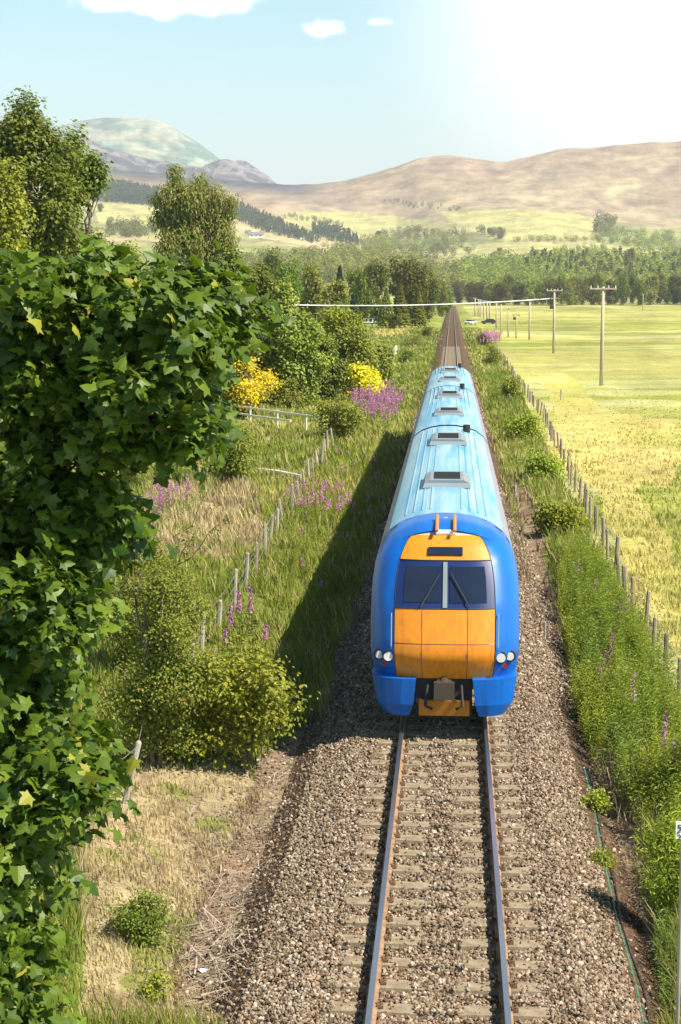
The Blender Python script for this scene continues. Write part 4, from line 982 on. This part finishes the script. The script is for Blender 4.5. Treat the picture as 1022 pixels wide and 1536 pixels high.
herb_mass('willowherb', 'darker and taller leafy stems mixed into the herbs by the right fence', feet([(850, 880), (880, 1080), (930, 1210), (1022, 1290), (1080, 1250), (1010, 1030), (905, 870), (860, 830)], 520, 311), 1.35, 311, 'leaf', nl=30, size=.13, bloom=.008)
herb_mass('willowherb', 'leafy growth at the lower right edge below the little sign', feet([(975, 1290), (985, 1536), (1100, 1536), (1100, 1290)], 420, 312), .6, 312, 'leaf', nl=22, size=.085)
herb_mass('willowherb', 'green herbs on the right verge beside the train roof', feet([(722, 570), (770, 700), (830, 850), (880, 840), (800, 640), (745, 545)], 900, 302), .7, 302, 'leaf', nl=16, size=.16, bloom=.01)
herb_mass('willowherb', 'tall green herbs between the lineside fence and the train shadow', feet([(400, 900), (450, 960), (560, 800), (600, 690), (500, 680), (450, 750), (410, 850)], 900, 303), .55, 303, 'leaf_yellow', nl=14, size=.12, bloom=.04)
herb_mass('fireweed_patch', 'broad drift of pink fireweed beside the far end of the train shadow', feet([(520, 600), (570, 590), (608, 610), (585, 655), (545, 645)], 420, 304), 1.2, 304, 'leaf', nl=14, size=.2, bloom=.8)
herb_mass('fireweed_patch', 'fireweed behind the right verge fence, far along the line', feet([(715, 520), (728, 508), (752, 512), (745, 524)], 160, 305), 1.6, 305, 'leaf', nl=10, size=.36, bloom=1.0)
herb_mass('fireweed_patch', 'scattered pink spikes near the shadow of the train', feet([(430, 760), (520, 758), (530, 790), (450, 800)], 160, 306), .9, 306, 'leaf', nl=14, size=.13, bloom=.4)
herb_mass('fireweed_patch', 'purple flower spikes in the blond grass beside the maple', feet([(225, 762), (290, 755), (290, 790), (235, 792)], 90, 307), .95, 307, 'leaf', nl=14, size=.12, bloom=.6)
herb_mass('fireweed_patch', 'pale flowers among the bushes above the white rail fence', feet([(400, 592), (470, 588), (480, 605), (420, 612)], 120, 308), 1.1, 308, 'leaf', nl=10, size=.2, bloom=.7)
herb_mass('willowherb', 'rank green growth on the left verge far down the line', feet([(560, 600), (640, 600), (668, 500), (640, 495), (600, 520), (580, 560)], 900, 309), .7, 309, 'leaf', nl=8, size=.3, bloom=.04)
# single fireweed plants with big pink heads above the yellow green bush
fwp = None
for i, (px, py, hp) in enumerate([(318, 1035, 62), (345, 1010, 100), (362, 1000, 108), (380, 1005, 120), (398, 1010, 70), (335, 1020, 75)]):
    p = hit(px, py)
    if fwp is None:
        fwp = thing('fireweed_plant', 'x', 'plant', p, group='pink fireweed above the yellow green bush'); r = np.random.default_rng(400)
        MB().tube([(0, 0, 0), (.03, .01, .5), (.05, 0, 1.0)], [.008, .006, .003], 6).build('stem', M['stem'], fwp)
        k = 60; t = r.uniform(.1, .75, k); az = r.uniform(0, 6.28, k); V, T2, kk = leaves(np.stack([.05*t, 0*t, t], -1), np.stack([-np.cos(az)*.3, -np.sin(az)*.3, 1+0*az], -1), np.full(k, .13), LANCE, r, np.stack([np.cos(az), np.sin(az), .3+0*az], -1))
        np_mesh('foliage', V, T2, M['leaf'], fwp, rnd=np.repeat(r.random(k), kk))
        k = 90; t = r.random(k); az = r.uniform(0, 6.28, k); q = .055*(1.1-t); V, T2, kk = leaves(np.stack([.05+q*np.cos(az), q*np.sin(az), .75+.3*t], -1), np.stack([np.cos(az), np.sin(az), .4+0*az], -1), np.full(k, .045), LEAF, r)
        np_mesh('blossom', V, T2, M['pink'], fwp, rnd=np.repeat(r.random(k), kk)); o = fwp
    else: o = copy_tree(fwp)
    o.location = tuple(p); s = hp*p[1]/F; o.scale = (1.1, 1.1, s); o.rotation_euler = (0, 0, i*1.3)
    o['label'] = ['short pink fireweed nearest the hawthorn', 'pink fireweed left of the tallest one', 'pink fireweed beside the tallest one', 'tallest pink fireweed above the yellow green bush', 'pink fireweed nearest the train shadow', 'low pink fireweed between the hawthorn and the taller ones'][i]

# ------------------------------------------------------------------ fences
def post_fence(name, label, pts, h, rad_, wires, wood_='wood', lean=.05, seed=1, wire_h=(.35, .65, .95)):
    r = np.random.default_rng(seed); c = np.mean([[p[0], p[1]] for p in pts], axis=0); z0 = gz(*c)
    root = thing(name, label, 'fence', (c[0], c[1], z0)); off = np.array([c[0], c[1], z0]); tops = []
    for (x, y) in pts:
        z = gz(x, y); hh_ = h*r.uniform(.85, 1.12); lx, ly = r.normal(size=2)*lean
        a = np.array([x, y, z-.15])-off; b = np.array([x+lx*hh_, y+ly*hh_, z+hh_])-off; rd = rad_*r.uniform(.8, 1.3)
        MB().tube([a, a*.5+b*.5, b-(0, 0, .03), b], [rd, rd, rd*.95, rd*.6], 7).build('post', M[wood_], root); tops.append((a, b, hh_))
    if wires:
        m = MB()
        for i in range(len(tops)-1):
            for w in wire_h:
                p = tops[i][0]+(tops[i][1]-tops[i][0])*((w+.15)/(tops[i][2]+.15)); q_ = tops[i+1][0]+(tops[i+1][1]-tops[i+1][0])*((w+.15)/(tops[i+1][2]+.15))
                m.tube([p, (p+q_)/2-(0, 0, .02), q_], wires, 4)
        m.build('fence_wire', M['wire'], root)
    return root
lp = []
yv = 21.0
while yv < 130: 
    lp.append((-5.15-np.interp(yv, [20, 90, 216], [0, 1.3, 2.7])+random.uniform(-.08, .08), yv)); yv += 2.3+yv*.012
post_fence('lineside_fence', 'weathered grey post fence leaning along the left side of the line', lp, 1.0, .05, .005, seed=3, lean=.08)
rp = []; yv = 31.0
while yv < 260:
    rp.append((np.interp(yv, [30, 68, 112, 228], [4.65, 5.3, 6.35, 7.0])+random.uniform(-.07, .07), yv)); yv += 1.9+yv*.012
post_fence('lineside_fence', 'brown post and wire fence between the right verge and the field', rp, 1.0, .055, .006, 'brown_wood', seed=4)
post_fence('lineside_fence', 'short stretch of pale fence left of the track in the distance', [(-7.6-i*.05, 200+i*5.5) for i in range(9)], 1.3, .12, .03, 'pale_wood', seed=5)
# two-rail timber fence
a = hit(338, 628); b = hit(506, 655); root = thing('rail_fence', 'white two rail timber fence running across behind the gorse', 'fence', a); L = b-a; nL = 5
for i in range(nL):
    p = L*i/(nL-1); MB().tube([p-(0, 0, .2), p+(0, 0, 1.05)], .07, 8).build('post', M['pale_wood'], root)
ang_ = math.atan2(L[1], L[0])
for zz, t1 in ((.98, 1.0), (.5, .62)):
    p = L*t1; MB().tube([(0, 0, zz), tuple(p*.5+np.array([0, 0, zz-.02])), tuple(p+np.array([0, 0, zz+.02]))], .07, 6).build('rail_bar', M['pale_wood'], root)
a = hit(388, 710); b = hit(452, 722); o = MB().tube([(0, 0, .16), (b-a)*.5+(0, 0, .2), (b-a)+(0, 0, .18)], [.1, .12, .1], 8).build('timber_log', M['pale_wood']); o.location = tuple(a)
tag(o, 'pale squared timber lying in the grass left of the lineside fence', 'log')
for (px, py, h, rd, lab) in ((842, 600, .9, .07, 'lone wooden post in the field just beyond the right fence'), (773, 748, .55, .05, 'small grey marker post in the right ballast edge'), (817, 965, .5, .03, 'short thin stake at the right ballast edge near the tall herbs'), (860, 500, .8, .09, 'lone dark post far out in the green field')):
    p = hit(px, py); o = MB().tube([(0, 0, -.1), (0, 0, h*.95), (.0, 0, h)], [rd, rd, rd*.7], 8).build('marker_post', M['wood']); o.location = tuple(p); tag(o, lab, 'post')

# ------------------------------------------------------------------ telegraph poles
def pole(px, ybase, ytop, label, arm=0.0, box=False, rad_=.13):
    dep = 2500*8.5/(ybase-YH); tp = at_depth(px, ytop, dep); z0 = gz(tp[0], tp[1]); h = tp[2]-z0
    t = thing('telegraph_pole', label, 'utility pole', (tp[0], tp[1], z0), group='telegraph poles across the right field')
    MB().tube([(0, 0, -.3), (0, 0, h*.5), (0, 0, h)], [rad_, rad_*.85, rad_*.7], 10).build('pole', M['pole'], t, smooth=True)
    if arm:
        MB().box((0, -.14, h-.2), (arm, .12, .14)).build('crossarm', M['pole'], t)
        for k in (-.46, -.2, .2, .46): MB().tube([(k*arm, -.14, h-.13), (k*arm, -.14, h+.12)], [.05, .035], 8).build('insulator', M['white'], t)
    if box:
        MB().box((-.4, -.1, h*.72), (.55, .4, .5)).build('transformer', M['dark'], t)
        MB().box((0, -.1, h*.86), (1.6, .1, .1)).build('crossarm', M['pole'], t)
        for k in (-.6, .5): MB().tube([(k, -.1, h*.8), (k, -.1, h*.86)], .09, 8).build('insulator', M['dark'], t)
    return t
p905 = pole(905, 566, 430, 'nearest telegraph pole, tall with a wide crossarm, standing in the green field', 2.6, rad_=.2)
p832 = pole(832, 521, 434, 'second telegraph pole with a crossarm and dark transformer where the cable ends', 2.4, True, .2)
pole(795, 503, 449, 'third telegraph pole, plain with a short arm under the cable', 1.2, rad_=.2)
pole(775, 501, 466, 'short pole with a dark box beside it', 0, True, .18)
pole(763, 500, 461, 'plain pole left of the short boxed pole', 0.8, rad_=.18)
pole(752, 493, 456, 'plain pole, fifth counting from the nearest', 0, rad_=.2)
pole(745, 488, 455, 'plain pole just right of the parked dark car', 0, rad_=.2)
for ip, (px, yb, yt) in enumerate(((713, 470, 447), (718, 471, 449), (721, 472, 450), (726, 474, 451), (731, 476, 452), (735, 478, 452))):
    pole(px, yb, yt, 'slim distant pole, %s to the right of the vanishing track' % ('first', 'second', 'third', 'fourth', 'fifth', 'sixth')[ip], 1.4, rad_=.28)
pole(965, 463, 441, 'small far pole alone near the right edge of the field', 1.4, rad_=.22)
def cable(name, label, pts, rad_, mat):
    o0 = np.array(pts[0]); o = MB().tube([np.array(p)-o0 for p in pts], rad_, 6).build(name, M[mat]); o.location = tuple(o0); tag(o, label, 'cable'); return o
def sag(a, b, s, n=16): a = np.array(a); b = np.array(b); return [a*(1-i/n)+b*i/n-np.array([0, 0, s*4*(i/n)*(1-i/n)]) for i in range(n+1)]
c0 = at_depth(425, 457.0, 230); c1 = at_depth(831, 447.5, 258)
cable('overhead_cable', 'thick pale overhead cable crossing the line from wood to telegraph pole', sag(c0, c1, .5), .07, 'cable')
for k in (-.46, .46):
    a = np.array(p905.location)+(k*2.6, -.14, 9.0); 
    h9 = at_depth(905, 430, p905.location.y)[2]; h8 = at_depth(832, 434, p832.location.y)[2]
    cable('telegraph_wire', ('left' if k < 0 else 'right')+'-hand thin wire strung between the two nearest telegraph poles', sag((p905.location.x+k*2.6, p905.location.y, h9), (p832.location.x+k*2.4, p832.location.y, h8), .6), .012, 'wire')

# ------------------------------------------------------------------ small buildings, hut, cars
def house(px, py, wpx, hpx, label, wallc=(.75, .73, .7), roofc=(.16, .15, .16), rz=.2):
    p = hit(px, py); s = p[1]/F; w = wpx*s; h = hpx*s; t = thing('house', label, 'house', p, rz); dpt = w*.55
    m = MB().box((0, 0, h*.28), (w, dpt, h*.62)); wl_ = m.build('wall', surf('house_wall', wallc, tuple(k*.93 for k in wallc), 1, .8), t)
    m = MB(); W2, D2 = w*.54, dpt*.6; m.add([(-W2, -D2, h*.56), (W2, -D2, h*.56), (W2, D2, h*.56), (-W2, D2, h*.56), (-W2, 0, h), (W2, 0, h)], [(0, 1, 5, 4), (2, 3, 4, 5), (0, 4, 3), (1, 2, 5), (0, 3, 2, 1)])
    rf = m.build('roof', surf('slate_roof', roofc, tuple(k*1.3 for k in roofc), 1, .7), t)
    MB().box((w*.3, 0, h*1.0), (w*.08, w*.08, h*.3)).build('chimney', M['concrete'], rf)
    for k in (-.3, 0, .3): MB().box((w*k, -dpt/2-.04, h*.33), (w*.1, .08, h*.2)).build('window', M['glass'], t)
    return t
house(384, 357, 22, 9, 'white farmhouse on the slope at the end of the dark plantation')
house(372, 353, 9, 7, 'small white outbuilding left of the white farmhouse', rz=-.2)
house(553, 378, 14, 7, 'white cottage in the trees near the valley centre', rz=-.3)
house(422, 390, 16, 8, 'pale house half hidden by the dark trees above the willows')
house(716, 404, 4, 9, 'tiny white tower like house in the wood above the track end')
p = hit(553, 492); t = thing('hut', 'small pale lineside hut on legs at the wood edge', 'hut', p); s = p[1]/F
MB().box((0, 0, 11*s), (14*s, 8*s, 7*s)).build('cabin', M['white'], t); MB().box((0, 0, 15*s), (17*s, 11*s, 1.2*s)).build('roof', M['dark'], t)
for sx in (-1, 1):
    for sy in (-1, 1): MB().box((sx*5.5*s, sy*3*s, 3.5*s), (1*s, 1*s, 8*s)).build('leg', M['dark'], t)
for k in (-.25, .25): MB().box((k*14*s, -4*s-.03, 11.4*s), (4*s, .06, 3.5*s)).build('window', M['glass'], t)
MB().box((0, -3.2*s, 25*s), (.4*s, .4*s, 22*s)).build('mast', M['dark'], t)
def car(px, py, label, c, rz):
    p = hit(px, py); t = thing('parked_car', label, 'car', p, rz)
    paint = surf('car_paint', c, tuple(k*.8 for k in c), 1, .25); L, Wd = 4.2, 1.75
    side = [(-2.1, .35), (-2.1, .75), (-1.95, .88), (-1.2, .95), (1.9, 1.0), (2.1, .85), (2.1, .35)]
    def prism(pr, hw_): 
        k = len(pr); return MB().add([(a, -hw_, b) for a, b in pr]+[(a, hw_, b) for a, b in pr], [tuple(range(k)), tuple(range(2*k-1, k-1, -1))]+[(i, k+i, k+(i+1) % k, (i+1) % k) for i in range(k)])
    prism(side, .87).build('body', paint, t)
    prism([(-1.25, .94), (-.6, 1.42), (1.2, 1.45), (1.8, .98)], .78).build('window', M['glass'], t); prism([(-.62, 1.42), (-.5, 1.48), (1.1, 1.5), (1.22, 1.44)], .79).build('roof', paint, t)
    for sx in (-1.3, 1.3):
        for sy in (-.8, .8): MB().tube([(sx, sy-.1, .33), (sx, sy+.1, .33)], .33, 16).build('wheel', M['dark'], t)
    for sy in (-.6, .6): MB().box((-2.1, sy, .68), (.06, .28, .14)).build('headlight', LAMP, t)
    return t
car(733, 486, 'dark car parked in the field near the line', (.03, .03, .035), .15)
car(706, 487, 'pale car parked beside the line left of the dark one', (.7, .7, .68), 1.1)

# ------------------------------------------------------------------ lineside odds and ends
pts = [hit(a, b) for a, b in ((877, 1162), (884, 1195), (893, 1235), (900, 1280), (912, 1330), (925, 1385), (940, 1440), (955, 1495), (968, 1560))]
grn = surf('green_plastic', (.02, .22, .14), (.03, .3, .2), 3, .4); o0 = pts[0]
o = MB().tube([p-o0+(0, 0, .06) for p in pts], .014, 8).build('cable', grn); o.location = tuple(o0); tag(o, 'green plastic cable lying along the right ballast edge', 'cable')
o = MB().tube([p-o0+(.07+.03*math.sin(i*2), 0, .05) for i, p in enumerate(pts)], .012, 8).build('cable', M['dark']); o.location = tuple(o0); tag(o, 'black cable lying close beside the green one', 'cable')
sp = at_depth(1025, 1245, 17.3); sg = gz(sp[0], sp[1])
t = thing('marker_sign', 'small white lineside sign with dark characters at the right edge', 'sign', (sp[0], sp[1], sg)); hz = sp[2]-sg
MB().tube([(0, .02, -.1), (0, .02, hz+.1)], .022, 8).build('post', M['wire'], t)
MB().box((0, -.01, hz), (.16, .02, .185)).build('sign_plate', M['white'], t)
m = MB()
for k, (a, b) in enumerate(((-.04, .06), (-.04, .025), (-.045, -.015), (-.04, -.055))):
    m.box((a, -.022, hz+b), (.035, .004, .008)); m.box((a+(.012 if k % 2 else -.012), -.0225, hz+b-.012), (.009, .005, .026)); m.box((a+.004, -.022, hz+b-.024), (.02, .004, .008) if k != 2 else (.008, .004, .008))
m.build('lettering', M['dark'], t)
# dead branches on the dirt left of the ballast
BR = [((285, 1412), (372, 1398)), ((310, 1440), (345, 1475)), ((265, 1450), (330, 1432)), ((330, 1400), (300, 1372)), ((355, 1420), (395, 1440)), ((300, 1480), (352, 1462)), ((275, 1400), (385, 1425)), ((270, 1440), (360, 1448)), ((300, 1455), (390, 1405)), ((320, 1385), (360, 1455)), ((268, 1425), (300, 1465)), ((345, 1355), (400, 1385)), ((375, 1300), (418, 1315)), ((330, 1310), (365, 1345)),
      ((300, 1330), (350, 1362)), ((290, 1505), (365, 1495)), ((330, 1490), (400, 1462)), ((370, 1250), (400, 1252)), ((310, 1185), (345, 1150)), ((290, 1245), (300, 1215)), ((280, 1470), (330, 1500)), ((400, 1180), (440, 1160))]
for i, (a, b) in enumerate(BR):
    pa, pb_ = hit(*a), hit(*b); r = np.random.default_rng(600+i); L = pb_-pa; m = MB(); Ln = np.linalg.norm(L); R0 = .009+.008*r.random()
    limb(m, (0, 0, .03), L+(0, 0, .05), R0, .003, r, 9, .3)
    for k in range(5):
        s = L*r.uniform(.2, .85); e = s+np.array([r.normal()*.3, r.normal()*.3, abs(r.normal())*.06])*Ln*.6; limb(m, s+(0, 0, .035), e+(0, 0, .04), R0*.5, .002, r, 4, .15)
    o = m.build('dead_branch', M['dead'], None); o.location = tuple(pa); tag(o, 'bleached dead branch lying on the bare ground left of the ballast', 'branch', 'dead branches beside the ballast')
litter_twigs = MB(); r = np.random.default_rng(700)
for i in range(5200):
    side_ = i % 3 == 0; px, py = (r.uniform(265, 470), r.uniform(1120, 1536)) if not side_ else (r.uniform(820, 1000), r.uniform(1000, 1500))
    if side_: px = 800+(py-900)*.3+r.uniform(0, 60)
    p = CAM+pdir(px, py)*((CAM[2]+.7)/-pdir(px, py)[2]); p[2] = gz(p[0], p[1])+.015
    if abs(p[0]) < 2.35: continue
    a_ = r.uniform(0, 3.14); l = r.uniform(.06, .3); d = np.array([math.cos(a_), math.sin(a_), r.normal()*.15])*l; litter_twigs.tube([p, p+d*.5+(r.normal()*.02, r.normal()*.02, .01), p+d], [.003, .003, .0015], 3, False)
o = litter_twigs.build('twig_litter', M['dead']); tag(o, 'fine dead twigs and stalks strewn over the bare ground', kind='stuff')
paper = surf('white_plastic', (.8, .8, .8), (.7, .72, .75), 10, .5)
for (px, py, lab) in ((303, 1466, 'crumpled white litter among the dead branches'), (350, 1480, 'larger torn white litter below the dead branches'), (384, 1144, 'white litter beside the trunk of the yellow green bush'), (905, 1222, 'pale stone like litter at the right ballast edge')):
    p = hit(px, py); r = np.random.default_rng(int(px)); V = ico*np.array([.09, .05, .025])*r.uniform(.5, 1.3, (12, 1))+(0, 0, .03); o = MB().add(V, icof).build('litter', paper); o.location = tuple(p); o.rotation_euler = (0, 0, r.uniform(0, 3)); tag(o, lab, 'litter')
# thin straggling sapling in front of the blond grass
pa = hit(240, 880); r = np.random.default_rng(800); t = thing('sapling', 'thin bare sapling leaning over the blond grass', 'sapling', pa); m = MB(); ends = []
for (px, py) in ((325, 640+60), (345, 770), (300, 790), (265, 860-40)):
    e = at_depth(px, py, pa[1]-1)-pa; limb(m, (0, 0, 0), e, .02, .004, r, 7, .05); ends.append(e)
m.build('trunk', M['bark'], t)
P = np.concatenate([np.outer(r.uniform(.35, 1, 45), e)+r.normal(size=(45, 3))*.07 for e in ends]); V, T2, k = leaves(P, r.normal(size=P.shape)+(0, 0, .6), np.full(len(P), .09), LEAF, r)
np_mesh('foliage', V, T2, M['leaf'], t, rnd=np.repeat(r.random(len(P)), k))

# ------------------------------------------------------------------ haze
me = bpy.data.meshes.new('haze'); zlo, zhi = float(Z.min())-1.0, float(Z.max())+15.0
mbx = MB().box((0, 6300, (zlo+zhi)/2), (19000, 13200, zhi-zlo))
me.from_pydata(np.concatenate(mbx.v).tolist(), [], mbx.f); ho = bpy.data.objects.new('haze', me); COL.objects.link(ho)
hm = bpy.data.materials.new('haze_air'); hm.use_nodes = True; hn = hm.node_tree.nodes; hn.clear(); out = hn.new('ShaderNodeOutputMaterial'); pv = hn.new('ShaderNodeVolumePrincipled')
pv.inputs['Color'].default_value = (.93, .95, 1.0, 1); pv.inputs['Density'].default_value = 8e-5; pv.inputs['Anisotropy'].default_value = 0.0
hm.node_tree.links.new(pv.outputs[0], out.inputs['Volume']); me.materials.append(hm); tag(ho, 'thin pale air between the valley and the hills', kind='stuff')
